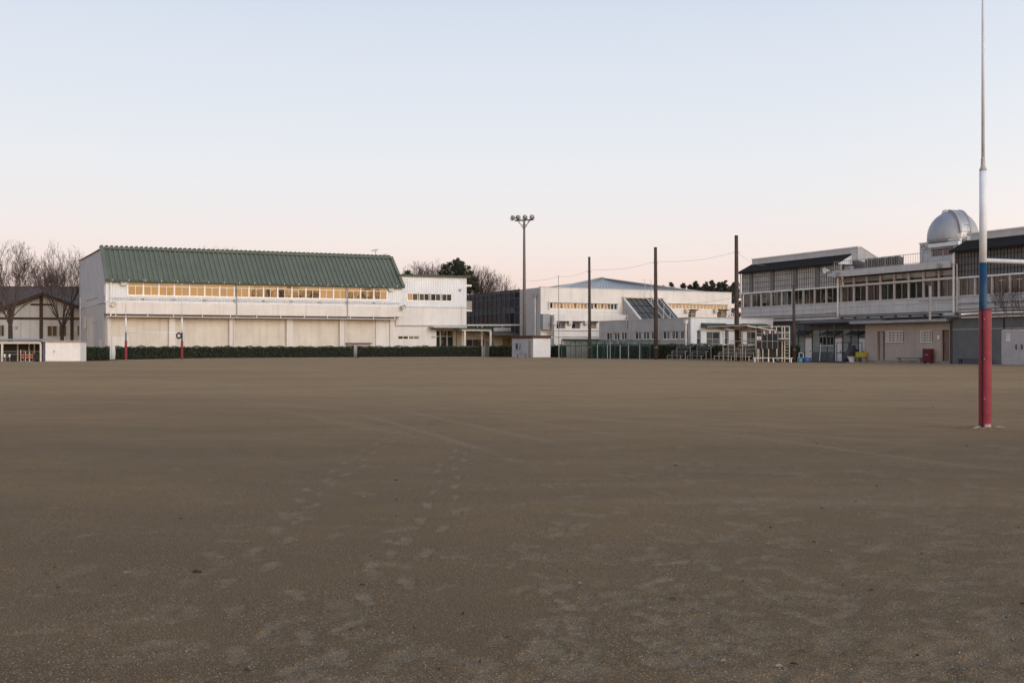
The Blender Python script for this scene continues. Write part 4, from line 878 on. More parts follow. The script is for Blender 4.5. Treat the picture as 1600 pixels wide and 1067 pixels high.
MB().box(HF, hx(23.5), hx(28), -.05, 0, HF.h(25, 515), HF.h(25, 510)).build('vent', M['bar'], hs)
BR = Fr((ratio(60) * 166, 166, 0), (1, .1)); bh = thing('long_roofed_house', 'long low building with brown tiled roof behind the half-timbered hall', 'house', BR.O)
rz_ = BR.h(60, 448.8); m = MB().prism(BR, [(-6, 4.6), (0, rz_), (6, 4.6), (6, 4.3), (0, rz_ - .3), (-6, 4.3)], -16, 10); m.build('roof', M['oldroof'], bh); MB().box(BR, -15.5, 9.5, -5, 5, 0, 4.7).build('wall', M['plaster'], bh)
MB().tube([BR.w(-16, 0, rz_), BR.w(10, 0, rz_)], .14, 6).build('ridge_cap', M['oldroof'], bh)

# open equipment shelter and white steel shed
SH = Fr((ratio(66) * 108, 108, -.02), (.99, .12)); sh_ = thing('equipment_shelter', 'open lean-to shelter with corrugated roof and cream posts at the far left', 'shelter', SH.w(-4, 0, 0))
top_h = SH.h(40, 533)
m = MB(); m.corr(SH.w(-9, -.4, top_h), SH.u * 8.95, SH.v * 3 + up(.2), up(1), 40, .08, prof=((0, 0), (.25, .7), (.5, 1), (.75, .7))); m.build('roof', M['galv'], sh_)
MB().box(SH, -9, -.05, -.25, -.12, top_h - .28, top_h - .06).build('front_beam', M['cream_p'], sh_)
for x in (4.2, 64.5, -50): a = SH.s(x); MB().box(SH, a - .09, a + .09, -.2, -.04, 0, top_h - .25).build('post', M['cream_p'], sh_)
for x in (27.5, 45.5, 53.5): a = SH.s(x, 2.4); MB().box(SH, a - .06, a + .06, 2.4, 2.5, 0, top_h - .15).build('rear_post', M['cream_p'], sh_)
MB().box(SH, -9, -.05, 2.7, 2.8, 0, top_h).build('back_wall', M['dark'], sh_)
for h_ in (1.05, .75): MB().tube([SH.w(-9, .25, h_), SH.w(-.2, .25, h_)], .03, 5).build('rail', M['galv'], sh_)
hn = ['with orange barred front, nearest the shelter post', 'with orange bars, in the middle of the stack', 'with orange bars, leftmost of the stack']
for k, x in enumerate((50, 43.5, 36)):
    o = thing('hurdle', 'folded hurdle frame ' + hn[k], 'hurdle', SH.w(SH.s(x, .1), -.1, 0), 'hurdle frames in the shelter')
    f = Fr(o.location, SH.u)
    for q in (-.16, .16): MB().box(f, q - .025, q + .025, -.02, .02, 0, 1.0 + .12 * k).build('upright', M['cream_p' if q < 0 else 'brown'], o)
    for h_ in (.35, .62): MB().box(f, -.2, .2, -.05, -.02, h_, h_ + .14).build('crossbar', M['orange'], o)
    MB().box(f, -.18, .18, -.25, .25, 0, .05).build('foot', M['galv'], o)
for k, x in enumerate((4.5, 12.2)):
    o = thing('folding_stand', ('pale folding stand at the left picture edge under the shelter', 'pale folding stand right of its twin under the shelter')[k], 'stand', SH.w(SH.s(x, -.5), -.5, 0), 'folding stands at the shelter'); f = Fr(o.location, SH.u)
    for q in (-.2, .2): MB().box(f, q - .02, q + .02, -.02, .02, 0, .72).build('leg', M['galv'], o)
    MB().box(f, -.24, .24, -.03, .03, .5, .54).build('crossbar', M['galv'], o); MB().box(f, .12, .25, -.05, .05, .5, .78).build('pad', M['white'], o)
o = thing('equipment_cart', 'dark covered cart beside the white steel shed', 'cart', SH.w(SH.s(60, .4), .4, 0)); f = Fr(o.location, SH.u)
MB().slab(f, [(-.5, .18), (.45, .18), (.5, .7), (.2, .85), (-.4, .8)], -.35, .35).build('cover', M['board'], o)
for q in (-.3, .3): MB().lathe(f.w(q, -.37, .14), [(.14, -.03), (.14, .03)], 12, f.v).build('wheel', M['dark'], o)
WS = Fr(SH.w(.15, -.3, 0), SH.u); ws = thing('steel_shed', 'white steel storage shed with sliding doors beside the clipped hedge', 'shed', WS.O)
wE = WS.s(125.6); wh = WS.h(90, 534)
MB().box(WS, .25, wE - .02, .04, 2.2, 0, wh).build('body', M['white'], ws)
MB().box(WS, 0, .22, -.02, 2.1, 0, wh).build('corner_post', M['purple'], ws)
MB().box(WS, -.05, wE + .1, -.18, 2.3, wh, wh + .14).build('roof', M['galv'], ws)
for a0, a1, d in ((.26, 1.05, 0), (1.07, 3.55, .035), (3.57, wE - .02, 0)):
    n_ = 3 if a1 - a0 > 2 else 1
    for k in range(n_): MB().box(WS, a0 + (a1 - a0) * k / n_ + .008, a0 + (a1 - a0) * (k + 1) / n_ - .008, d - .01, .05, .06, wh - .08).build('door_panel' if n_ > 1 else 'wall_panel', M['white'], ws)
MB().box(WS, 1.1, 1.18, -.03, .03, 1.0, 1.12).build('handle', M['dark'], ws); MB().box(WS, .25, wE, -.03, .05, 0, .05).build('door_track', M['galv'], ws)

# ------------------------------------------------------------------ hedges
def hedge(p0, p1, h0, h1, wdt, label, seed, dens=150):
    r = random.Random(seed); p0, p1 = Vector(p0), Vector(p1); d = p1 - p0; ln = d.length; f = Fr(p0, (d.x, d.y)); dz = d.z
    o = thing('hedge', label, 'hedge', p0, 'clipped dark hedges along the far edge of the field')
    def z(a): return dz * a / ln
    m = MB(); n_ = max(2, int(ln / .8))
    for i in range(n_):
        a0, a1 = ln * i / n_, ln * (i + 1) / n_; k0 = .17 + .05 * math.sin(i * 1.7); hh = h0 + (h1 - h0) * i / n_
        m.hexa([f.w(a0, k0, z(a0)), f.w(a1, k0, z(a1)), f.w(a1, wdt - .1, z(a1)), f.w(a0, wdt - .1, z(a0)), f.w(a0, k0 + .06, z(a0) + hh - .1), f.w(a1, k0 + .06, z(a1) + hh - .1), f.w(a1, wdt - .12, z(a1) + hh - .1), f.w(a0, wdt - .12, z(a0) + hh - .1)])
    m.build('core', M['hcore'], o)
    m = MB(); tot = int(ln * (h0 + wdt * .9) * dens)
    for _ in range(tot):
        a = r.uniform(0, ln); hh = h0 + (h1 - h0) * a / ln + .05 * math.sin(a * 2.1 + seed) + .04 * math.sin(a * 5.3)
        if r.random() < h0 / (h0 + wdt * .9): t, hz = r.uniform(-.03, .16) + .05 * math.sin(a * 3.1), hh * (1 - r.random() ** 1.0)
        else: t, hz = r.uniform(0, wdt), hh - .12 + r.uniform(0, .16) + (r.uniform(0, .16) if r.random() < .03 else 0)
        if r.random() < .03: a = 0 if r.random() < .5 else ln; t = r.uniform(0, wdt)
        c = f.w(a, t, z(a) + hz); s_ = r.uniform(.04, .10)
        n1 = Vector((r.uniform(-1, 1), r.uniform(-1, 1), r.uniform(-1, 1))).normalized(); n2 = n1.orthogonal().normalized() * s_ * .55; n1 = n1 * s_
        m.quad(c - n1, c + n2, c + n1, c - n2)
    struct(m.build('foliage', M['leafh'], o), 'stuff')
    m = MB()
    for i in range(int(ln / .9)): a = r.uniform(0, ln); m.tube([f.w(a, .25, z(a) - .05), f.w(a + r.uniform(-.1, .1), .2, z(a) + .6)], [.03, .018], 4)
    struct(m.build('stems', M['bark'], o), 'stuff')
def hp(x, Y): return gp(x, Y)
HG = Fr((ratio(150) * 112.5, 112.5, 0), UG)
def hgp(x, t=0): p = HG.w(HG.s(x, t), t, 0); p.z = g(p.x, p.y); return p
hedge(hgp(126.5), hgp(171.5), 1.52, 1.50, 1.0, 'short clipped hedge between the white steel shed and the gym corner', 1)
hedge(hgp(181), hgp(553), 1.50, 1.33, 1.0, 'longest clipped hedge, below the gym behind the distant goal posts', 2)
hedge(hgp(561), hgp(753), 1.33, 1.35, 1.0, 'clipped hedge in front of the gym side block entrance', 3)
hedge(hgp(768.5), hgp(801), 1.38, 1.38, 1.0, 'short clipped hedge just left of the small white hut', 4)
hedge(gp(859, 125.5), gp(878, 124), 1.42, 1.42, .9, 'short clipped hedge between the small white hut and the green cage', 5)
hedge(gp(922, 113.5), gp(1100, 105.5), 1.52, 1.55, 1.0, 'clipped hedge behind the green cage and the grey bleachers', 6)
hedge(gp(1101, 105.4), gp(1247, 101), 1.55, 1.62, 1.0, 'clipped hedge behind the roofed cream bleachers and the scoreboard', 7)
for x0, x1, nm in ((181, 553, 0), (561, 753, 1)):   # pale strip of concrete edging at the foot of the hedges
    p, q = hgp(x0, -.35), hgp(x1, -.35); f = Fr(p, q - p); ln = (q - p).length; dz = q.z - p.z
    m = MB(); k_ = 12
    for i in range(k_):
        a0, a1 = ln * i / k_, ln * (i + 1) / k_; pa = [f.w(a, t, 0) for a, t in ((a0, 0), (a1, 0), (a1, .14), (a0, .14))]
        zz = [g(v_.x, v_.y) for v_ in pa]; m.hexa([Vector((v_.x, v_.y, z_ - .1)) for v_, z_ in zip(pa, zz)] + [Vector((v_.x, v_.y, z_ + .05)) for v_, z_ in zip(pa, zz)])
    struct(m.build('edging', M['kerb']))
ls = thing('counter_shed', 'low brown counter with dark flat top behind the gap in the hedge', 'counter', G.w(G.s(543, -1.5), -1.5, .1)); f = Fr(ls.location, UG)
MB().box(f, 0, 2.9, 0, .8, 0, 1.75).build('body', M['pinkw'], ls); MB().box(f, -.12, 3.05, -.12, .9, 1.75, 1.88).build('top', M['dark'], ls)

# ------------------------------------------------------------------ trees
def bare(mbT, mbC, p, d, ln, r, dep, rn, up_=.25, spread=.55, kids=3, rmin=.012):
    n_ = 3 if dep > 2 else 2; pts = [p]; q = p; dd = d.copy(); rad = [r]
    for i in range(n_):
        dd = (dd + Vector((rn.gauss(0, .10), rn.gauss(0, .10), rn.gauss(0, .05) + up_ * .12))).normalized(); q = q + dd * (ln / n_); pts.append(q); rad.append(max(rmin, r * (1 - .42 * (i + 1) / n_)))
    (mbT if mbT is not None else mbC).tube(pts, rad, 6 if r > .08 else (4 if r > .03 else 3), False)
    if dep == 0: return
    for k in range(kids - 1 + (1 if rn.random() < .72 else 0) + (1 if dep > 4 else 0)):
        i = rn.choice(range(1, n_ + 1)) if k else n_
        an = rn.uniform(0, 2 * pi); o = dd.orthogonal().normalized(); o = (o * math.cos(an) + dd.cross(o) * math.sin(an))
        nd = (dd * 1.0 + o * spread * rn.uniform(.5, 1.3) + Vector((0, 0, up_ * rn.uniform(.3, 1)))).normalized()
        bare(None, mbC, pts[i], nd, ln * rn.uniform(.62, .86), max(rmin, rad[i] * rn.uniform(.55, .8)), dep - 1, rn, up_, spread, kids, rmin)
def bare_tree(x, Y, ytop, label, seed, dep=6, lean=0, forkh=.28, spread=.5, kids=3, rmin=.014, r0=.24, group='bare winter trees', z=None, mt='twig'):
    rn = random.Random(seed); p = gp(x, Y) if z is None else Vector((x, Y, z)); H = CH + (HY - ytop) / FPX * Y - p.z if z is None else ytop
    o = thing('bare_tree', label, 'tree', p, group)
    T_, C_ = MB(), MB(); fk = H * forkh
    T_.tube([p - up(.1), p + up(fk * .5) + Vector((lean * .3, 0, 0)), p + up(fk) + Vector((lean, 0, 0))], [r0 * 1.35, r0, r0 * .85], 8)
    top = p + up(fk) + Vector((lean, 0, 0)); k_ = 5
    for k in range(k_):
        an = 2 * pi * k / k_ + rn.uniform(-.4, .4); d = Vector((math.cos(an) * spread, math.sin(an) * spread, 1)).normalized()
        bare(None, C_, top - up(rn.uniform(0, fk * .25)), d, H * .30, r0 * .55, dep - 1, rn, .3, .48, kids, rmin)
    zs = sorted(v_[2] for v_ in C_.v); hi = zs[int(len(zs) * .998)] - p.z; sc_ = (H - fk) / (hi - fk)
    C_.v = [(p.x + lean + (a - p.x - lean) * (.5 + .5 * sc_), p.y + (b_ - p.y) * (.5 + .5 * sc_), p.z + fk + (c - p.z - fk) * sc_) for a, b_, c in C_.v]
    cc = Vector((p.x + lean, p.y, p.z + fk * .6 + (H - fk * .6) * .5)); rz_ = (H - fk * .6) * .5      # round the crown off
    hd = sorted(math.hypot(a - cc.x, b_ - cc.y) for a, b_, c in C_.v); rx_ = hd[int(len(hd) * .93)]; nv_ = []
    for a, b_, c in C_.v:
        q = math.sqrt(((a - cc.x) ** 2 + (b_ - cc.y) ** 2) / rx_ ** 2 + ((c - cc.z) / rz_) ** 2)
        k = 1 if q < .8 else (.8 + (q - .8) * .45) / q
        nv_.append((cc.x + (a - cc.x) * k, cc.y + (b_ - cc.y) * k, cc.z + (c - cc.z) * k if c > cc.z else c))
    zt_ = sorted(v_[2] for v_ in nv_)[int(len(nv_) * .997)] - p.z; kz = (H - fk) / (zt_ - fk); C_.v = [(a, b_, p.z + fk + (c - p.z - fk) * kz if c > p.z + fk else c) for a, b_, c in nv_]
    T_.build('trunk', M['bark'], o, True); C_.build('crown', M[mt], o); return o
bare_tree(17, 136, 377, 'bare tree with fan of twigs at the left edge of the picture', 31, 6, spread=.36, kids=3, rmin=.015, r0=.26)
bare_tree(97, 139, 381, 'bare tree with fan of twigs close to the gym gable', 32, 6, spread=.40, kids=3, rmin=.015, r0=.27)
def wood(name, xs_, Y, y0, y1, seed, label):
    for i, x in enumerate(xs_): rn = random.Random(seed + i); bare_tree(x, Y + rn.uniform(-6, 6), (rn.uniform(y0, y1) if not isinstance(y0, tuple) else y0[i]), label[i], seed + i * 7, 6, forkh=.3, spread=.55, kids=3, rmin=.016, mt='ftwig', group='bare trees far behind the buildings')
wood('wood', (38, 66, 112), 175, 404, 418, 50, ['distant bare tree between the two large bare trees', 'distant bare tree over the apex of the timbered house', 'distant bare tree half hidden by the gym gable'])
wood('wood', (345, 365), 172, 386, 390, 80, ['bare treetop just showing over the gym ridge, left of two', 'bare treetop just showing over the gym ridge, right of two'])
wood('wood', (655, 667, 681, 694), 170, 408, 415, 90, ['reddish bare tree right after the round dark evergreen', 'reddish bare tree above the left part of the gym side block', 'reddish bare tree above the middle of the gym side block', 'reddish bare tree touching the tall pine from the left'])
wood('wood', (736, 746, 757, 768), 172, (413, 418, 427, 440), 0, 120, ['reddish bare tree touching the tall pine from the right', 'reddish bare tree right of the tall pine', 'reddish low bare tree above the dark glazed wall', 'lowest reddish bare tree left of the floodlight mast'])
def leafy(x, Y, ytop, label, clumps, seed, name='evergreen_tree', group='dark evergreens behind the buildings', size=(.10, .24), per=150, mt='leafd'):
    """clumps: (px dx, y, radius px) measured from the photo, spread in depth"""
    rn = random.Random(seed); p = gp(x, Y); o = thing(name, label, 'tree', p, group); k_ = Y / FPX
    tr = MB(); tz = CH + (HY - ytop) * k_; tr.tube([p - up(.1), Vector((p.x, p.y, p.z + (tz - p.z) * .5)), Vector((p.x, p.y, tz - .3))], [.32, .2, .05], 7)
    m = MB()
    for dx, y, rad in clumps:
        c = Vector((p.x + dx * k_, Y + rn.uniform(-1, 1) * 1.2, CH + (HY - y) * k_)); R_ = rad * k_
        tr.tube([Vector((p.x, p.y, c.z - R_ * .8)), c], [.07, .03], 4, False)
        for _ in range(int(per * (R_ ** 1.6)) + 40):
            v_ = Vector((rn.gauss(0, 1), rn.gauss(0, 1), rn.gauss(0, 1))).normalized() * (rn.random() ** .35); v_ *= R_ * rn.uniform(.75, 1.1)
            q = c + Vector((v_.x, v_.y, v_.z * .8)); s_ = rn.uniform(*size); n1 = Vector((rn.gauss(0, 1), rn.gauss(0, 1), rn.gauss(0, .7) + .2)).normalized(); n2 = n1.orthogonal().normalized() * s_ * .5; n1 *= s_
            m.quad(q - n1, q + n2, q + n1, q - n2)
    tr.build('trunk', M['bark'], o, True); m.build('crown', M[mt], o); return o
leafy(638, 160, 421, 'small round dark evergreen just right of the green roof', [(0, 427, 5.5), (-4, 431, 5), (4, 431, 5), (0, 435, 6)], 1, per=200)
leafy(716, 165, 402, 'tall dark pine rising behind the gym side block', [(-1, 405, 3.5), (-3, 412, 6), (4, 411, 6), (-8, 420, 6.5), (6, 419, 8), (0, 425, 9), (-20, 418, 8), (-17, 425, 8), (-26, 427, 6), (-12, 432, 9), (12, 428, 8), (17, 419, 4), (20, 426, 5), (22, 436, 8), (10, 440, 10), (25, 446, 9), (14, 452, 10), (30, 452, 8), (28, 437, 5), (-6, 408, 4), (2, 417, 8), (-13, 414, 6), (-24, 434, 8), (-4, 440, 10), (16, 436, 9)], 2, per=240)
cx_ = [(1037, 446, 2), (1048.5, 441, 3), (1053, 449, 3), (1067, 443, 4.5), (1078, 445, 4), (1086, 440, 4), (1091, 446, 5), (1098, 447, 4), (1104, 441, 4), (1113, 438, 4.5), (1124, 441, 4), (1132, 439, 5), (1141, 447, 4), (1149, 440, 6)]
cl_ = ['tiny dark evergreen tip at the right shoulder of the blue hipped roof', 'pointed dark evergreen, first clear one right of the blue roof', 'low dark evergreen just right of the first pointed one', 'broad round evergreen in the distant row', 'low evergreen right of the broad round one', 'evergreen near the middle of the distant row, slightly taller', 'bushy evergreen just right of the middle of the distant row', 'low evergreen filling the notch in the distant row', 'thin topped evergreen left of the tallest one', 'tallest pointed evergreen of the distant row', 'narrow evergreen right of the tallest one', 'second tallest pointed evergreen, left of the big wooden pole', 'low evergreen half behind the big wooden pole', 'dark evergreen between the big wooden pole and the grey block']
for i, (x, y, r_) in enumerate(cx_):
    rn = random.Random(i + 400); cl = [(0, y + 1.5, 2.2), (-1.5, y + 4, r_ * .7), (1.5, y + 5, r_ * .75), (0, y + 8, r_), (-r_ * .5, y + 12, r_ * 1.1), (r_ * .5, y + 13, r_ * 1.1), (0, y + 18, r_ * 1.3), (r_ * .6, y + 22, r_ * 1.2), (-r_ * .6, y + 22, r_ * 1.2)]
    if i == 13: cl += [(-4, y + 30, 7), (4, y + 36, 7), (-5, y + 45, 7), (3, y + 52, 7)]
    leafy(x, 190 + rn.uniform(-5, 5), y, cl_[i], cl, i + 500, size=(.16, .36), per=45)
bare_tree(1143, 128, 480, 'small bare shrub against the right end of the pale hall', 210, 4, forkh=.12, spread=.35, rmin=.012, r0=.06, group='small bare shrubs')
q = RF.w(RF.s(1585, -.9), -.9, 0); o = bare_tree(q.x, q.y, 7.0, 'bare shrub rising behind the storage shed roof at the right edge', 212, 5, forkh=.35, spread=.5, rmin=.012, r0=.06, group='small bare shrubs', z=.04)
# a line of bare trees behind the photographer, seen only as reflections in the gym windows
for i, (x, y, h_) in enumerate(((74, -39, 22), (84, -45, 21), (110, -43, 22))):
    bare_tree(x, y, h_, ['bare tree beside the field mirrored in the gym windows, nearest', 'bare tree beside the field mirrored in the gym windows, second', 'bare tree beside the field mirrored in the gym windows, third', 'bare tree beside the field mirrored in the gym windows, fourth', 'bare tree beside the field mirrored in the gym windows, fifth'][i], 300 + i, 6, forkh=.25, spread=.45, rmin=.022, r0=.32, group='bare trees behind the photographer', z=0)

# ------------------------------------------------------------------ covered walkway, floodlight, small white hut
WK = Fr(gp(726, 131), UG); wk = thing('covered_walkway', 'low covered walkway with pale blue roof edge between gym and hall', 'walkway', WK.O)
def kx(x, t=0): return WK.s(x, t)
def kh(x, y, t=0): return WK.h(x, y, t)
MB().box(WK, 0, kx(870, 3), 3, 3.2, 0, kh(790, 519, 3)).build('back_wall', M['beige'], wk)
for x0, x1, y0, y1, gm in ((729, 738, 530.5, 541, GL_dark), (739, 748, 530.5, 541, GL_green), (749, 756, 530.5, 541, GL_dark), (786, 797, 529.5, 541, glassmat('yellow_curtained_glass', dark=(.17, .14, .04), ior=1.5))):
    window(wk, WK, kx(x0, 2.9), kx(x1, 2.9), kh(x0, y1, 2.9), kh(x0, y0, 2.9), 2.9, M['timber'], gm, 1, fw=.06)
MB().box(WK, kx(759, 2.9), kx(771, 2.9), 2.9, 3.0, 0, kh(765, 533, 2.9)).build('door', M['slate'], wk)
MB().box(WK, kx(718), kx(769), 0, 3, kh(745, 514.5), kh(745, 512.3)).build('canopy', M['greend'], wk)
MB().box(WK, kx(722), kx(768), .05, .2, kh(745, 517), kh(745, 515.2)).build('beam', M['cream_p'], wk)
for x in (726.8, 767): MB().box(WK, kx(x) - .12, kx(x) + .12, .05, .25, -.05, kh(x, 515.5)).build('post', M['cream_p'], wk)
MB().box(WK, kx(753, 2) - .1, kx(753, 2) + .1, 2, 2.15, 0, kh(753, 515, 2)).build('rear_post', M['cream_p'], wk)
MB().prism(WK, [(.5, kh(800, 524, .5)), (.5, kh(800, 522.5, .5)), (3.2, kh(800, 517.5, 3)), (3.2, kh(800, 520, 3))], kx(768, .5), kx(862, .5)).build('lower_roof', M['tarp'], wk)
MB().box(WK, kx(772, 3.2), kx(840, 3.2), 3.22, 3.6, kh(800, 518.5, 3.2), kh(800, 512, 3.2)).build('roof_fascia', M['bluero'], wk, label='pale blue metal roof edge')
MB().box(WK, kx(829, .3), kx(865, .3), .0, .45, kh(845, 525, .3), kh(845, 521.8, .3)).build('blue_gutter_board', M['teal'], wk)
MB().tube([WK.w(kx(730, -.3), -.3, kh(730, 508)), WK.w(kx(838, -.3), -.3, kh(838, 508))], .09, 6).build('pipe_bridge', M['fascia'], wk)
for x in (746, 753, 785, 833): MB().tube([WK.w(kx(x, -.3), -.3, kh(x, 512)), WK.w(kx(x, -.3), -.3, kh(x, 508))], .05, 5).build('pipe_support', M['fascia'], wk)
MB().tube([WK.w(kx(838, 1), 1, kh(838, 515.5, 1)), WK.w(kx(946, -4), -4, kh(946, 515, -4))], .06, 6).build('cable_pipe', M['fascia'], wk)
for x in (867, 874): MB().tube([WK.w(kx(x, 1), 1, 0), WK.w(kx(x, 1), 1, kh(x, 525, 1))], .08, 6).build('post', M['white'], wk)
MO = gp(819.5, 128); ml = thing('floodlight_mast', 'tall slim steel mast carrying four round floodlights', 'light mast', MO)
mt_ = W(819, 344, 128)
MB().tube([MO, MO.lerp(mt_, .5), mt_], [.26, .2, .13], 10).build('mast', mat('weathered_mast', (.11, .09, .085), .7, .3, .8, metal=.2, c2=(.17, .16, .16)), ml, True)
kk = 128 / 1600
MB().tube([W(804.5, 345, 128), W(833, 343.5, 128)], .09, 6).build('crossarm', M['dark'], ml)
for s_, xa in ((-1, 810), (1, 827)):
    MB().tube([W(819, 359, 128), W(xa, 345, 128)], .07, 5).build('stay', M['galv'], ml); MB().tube([W(819, 356.5, 128) , W(xa + s_ * 1.5, 345, 128)], .05, 5).build('stay', M['galv'], ml)
MB().tube([W(815.5, 351.5, 128), W(822.5, 351.5, 128)], .05, 5).build('stay_brace', M['galv'], ml)
for x, y, d in ((800.5, 340.5, (-.75, -.5, -.1)), (809.5, 340, (-.3, -.9, -.25)), (820.3, 339.5, (.1, -.95, -.3)), (831.3, 339.3, (.25, -.95, -.2))):
    p = W(x, y, 128); d = Vector(d).normalized()
    f_ = MB().lathe(p, [(.10, -.42), (.16, -.36), (.27, -.2), (.30, .02), (.31, .04)], 18, d).build('floodlight', M['galv'], ml, True); MB().lathe(p, [(.27, .041), (.1, .055)], 18, d).build('lens', glassmat('floodlight_lens', dark=(.28, .28, .28), ior=1.8), f_, True)
    MB().tube([p + Vector((-.28, 0, 0)), p + Vector((-.28, .0, -.34)), p + Vector((.28, 0, -.34)), p + Vector((.28, 0, 0))], .025, 5).build('bracket', M['dark'], f_)
BH = Vector((ratio(833) * 121, 121, 0)); BH.z = g(BH.x, BH.y); sB = Fr(BH, V, U).s(800); BL = Fr(BH + V * sB, -V, U); BF = Fr(BH, U)
hu = thing('small_white_hut', 'small white boarded hut with window and door beside the floodlight mast', 'hut', BH)
bh_ = BF.h(833, 528.5); bE = BF.s(860)
wv = (BL.s(805), BL.s(813.5), BL.h(809, 546), BL.h(809, 535.5)); dv = (BL.s(825), BL.s(829.5), 0, BL.h(827, 532.5))
m = MB(); walls(m, BL, 0, sB - .02, 0, bh_, 0, .1, [wv, dv]); m.build('left_wall', M['siding_shaded'], hu)
window(hu, BL, *wv, .0, M['alum'], GL_blueg, 2, fw=.06); MB().box(BL, *dv[:2], .04, .09, .02, dv[3]).build('door', M['beige'], hu)
MB().box(BL, wv[0] - .08, wv[1] + .08, -.06, .0, wv[2] - .12, wv[2]).build('window_sill', M['bar'], hu)
nbd = 9
for k in range(nbd): MB().box(BF, .02 + (bE - .02) * k / nbd + .006, .02 + (bE - .02) * (k + 1) / nbd - .006, rr(0, .012), .06, .03, bh_).build('board', M['white'], hu)
MB().box(BF, .05, bE - .02, .07, sB * .98, 0, bh_ - .02).build('hut_body', M['siding_shaded'], hu)
m = MB(); m.box(BF, -.12, bE + .12, -.1, sB + .1, bh_ + .01, bh_ + .26); m.build('roof', mat('rust_red_fascia', (.105, .05, .042), .7, .2, 3), hu)
MB().box(BF, -.2, bE + .2, -.2, sB + .2, bh_ + .261, bh_ + .34).build('roof_sheet', M['tarp'], hu)
for x in (812.5, 862): p = W(x, 527, 121.3 if x > 830 else 125.5); MB().lathe(p + Vector((0, -.25, 0)), [(.03, -.1), (.09, -.02), (.09, .06), (.03, .1)], 10).build('lamp', M['white'], hu, True)
def bench(label, fr, a0, a1, t0, t1, h_, mt='wood', lm=None, legs=2, th=.05, group='benches along the far edge'):
    o = thing('bench', label, 'bench', fr.w((a0 + a1) / 2, (t0 + t1) / 2, 0), group)
    n_ = 3
    for k in range(n_): MB().box(fr, a0, a1, t0 + (t1 - t0) * k / n_ + .008, t0 + (t1 - t0) * (k + 1) / n_ - .008, h_ - th, h_).build('seat_board', M[mt], o)
    for q in ([a0 + .12, a1 - .2] if legs == 2 else [a0 + .12, (a0 + a1) / 2, a1 - .2]): MB().box(fr, q, q + .08, t0 + .03, t0 + .11, 0, h_ - th).build('leg', M[lm or mt], o); MB().box(fr, q, q + .08, t1 - .11, t1 - .03, 0, h_ - th).build('leg', M[lm or mt], o); MB().box(fr, q + .01, q + .07, t0 + .11, t1 - .11, h_ - th - .09, h_ - th - .02).build('leg_brace', M[lm or mt], o)
    return o
f = Fr(gp(806.5, 119.5), (1, 0)); bench('dark wooden bench in front of the small white hut', f, 0, 1.25, 0, .4, .42, 'timber'); 
cb = thing('folded_chair', 'small grey folding chair on the dark bench at the white hut', 'chair', f.w(.5, .2, .42)); MB().slab(f, [(.38, .42), (.62, .46), (.68, .75), (.6, .77), (.56, .52), (.38, .47)], .1, .35).build('seat', M['slate'], cb)

# ------------------------------------------------------------------ wooden poles and cable
PO = []
for x, y0, Y, r_, lab in ((921.5, 402, 111.5, .15, 'slim dark wooden pole standing in the green cage'), (1025, 387, 104.5, .19, 'tall dark wooden pole in front of the grey classroom wing'), (1151.3, 368.5, 98.5, .20, 'tallest and thickest wooden pole beside the roofed bleachers'), (1241, 446.5, 98, .14, 'short dark wooden pole right of the scoreboard')):
    p = gp(x, Y); t_ = W(x - .8, y0, Y); o = thing('wooden_pole', lab, 'pole', p, 'wooden net poles along the field edge'); PO.append((p, t_))
    m = MB().tube([p - up(.2), p.lerp(t_, .5), t_], [r_ * 1.25, r_ * 1.05, r_ * .85], 10); m.build('shaft', M['wood'], o, True)
    MB().lathe(t_ - up(.02), [(r_ * .9, -.1), (r_ * .9, .04), (r_ * .5, .06)], 10).build('pole_cap', M['dark'], o); MB().lathe(p + up(1.2), [(r_ * 1.3, 0), (r_ * 1.3, .05)], 10).build('band', M['galv'], o)
    MB().tube([t_ - up(1.6) + Vector((-r_ - .1, -.05, 0)), t_ - up(1.6) + Vector((r_ + .1, -.05, 0))], .03, 5).build('cable_bolt', M['galv'], o)
p = gp(873.3, 119.5); o = thing('thin_pole', 'thin steel pole holding the cable left of the wooden poles', 'pole', p); tp = W(872.7, 431.5, 119.5); MB().tube([p, tp], [.05, .035], 6).build('shaft', M['bar'], o); MB().lathe(tp, [(.06, -.1), (.06, .05)], 8).build('cap', M['galv'], o)
def cable(name, pts, label, sag=.6, r=.011):
    m = MB(); allp = []
    for a, b_ in zip(pts[:-1], pts[1:]): allp += [a.lerp(b_, i / 14) - up(sag * 4 * (i / 14) * (1 - i / 14)) for i in range(15)]
    m.tube(allp, r, 5, False); o = m.solo(name, M['bar'], tuple(pts[0]), label, 'cable'); return allp
cp = cable('net_cable', [W(812, 436.5, 128), W(873, 431.5, 119.5), W(921, 421, 111.5), W(1024.5, 408.5, 104.5), W(1151, 393.5, 98.5), W(1196, 415, 113)], 'thin sagging cable strung from mast and poles to the grey block', .35)
cable('lower_cable', [W(1028, 474, 104.5), W(1148, 465, 98.5)], 'faint lower cable between the two tall wooden poles', .25)
cable('guy_wire', [W(1024, 410, 104.5), W(1022.5, 470, 106)], 'thin wire hanging beside the middle wooden pole', 0, .01)

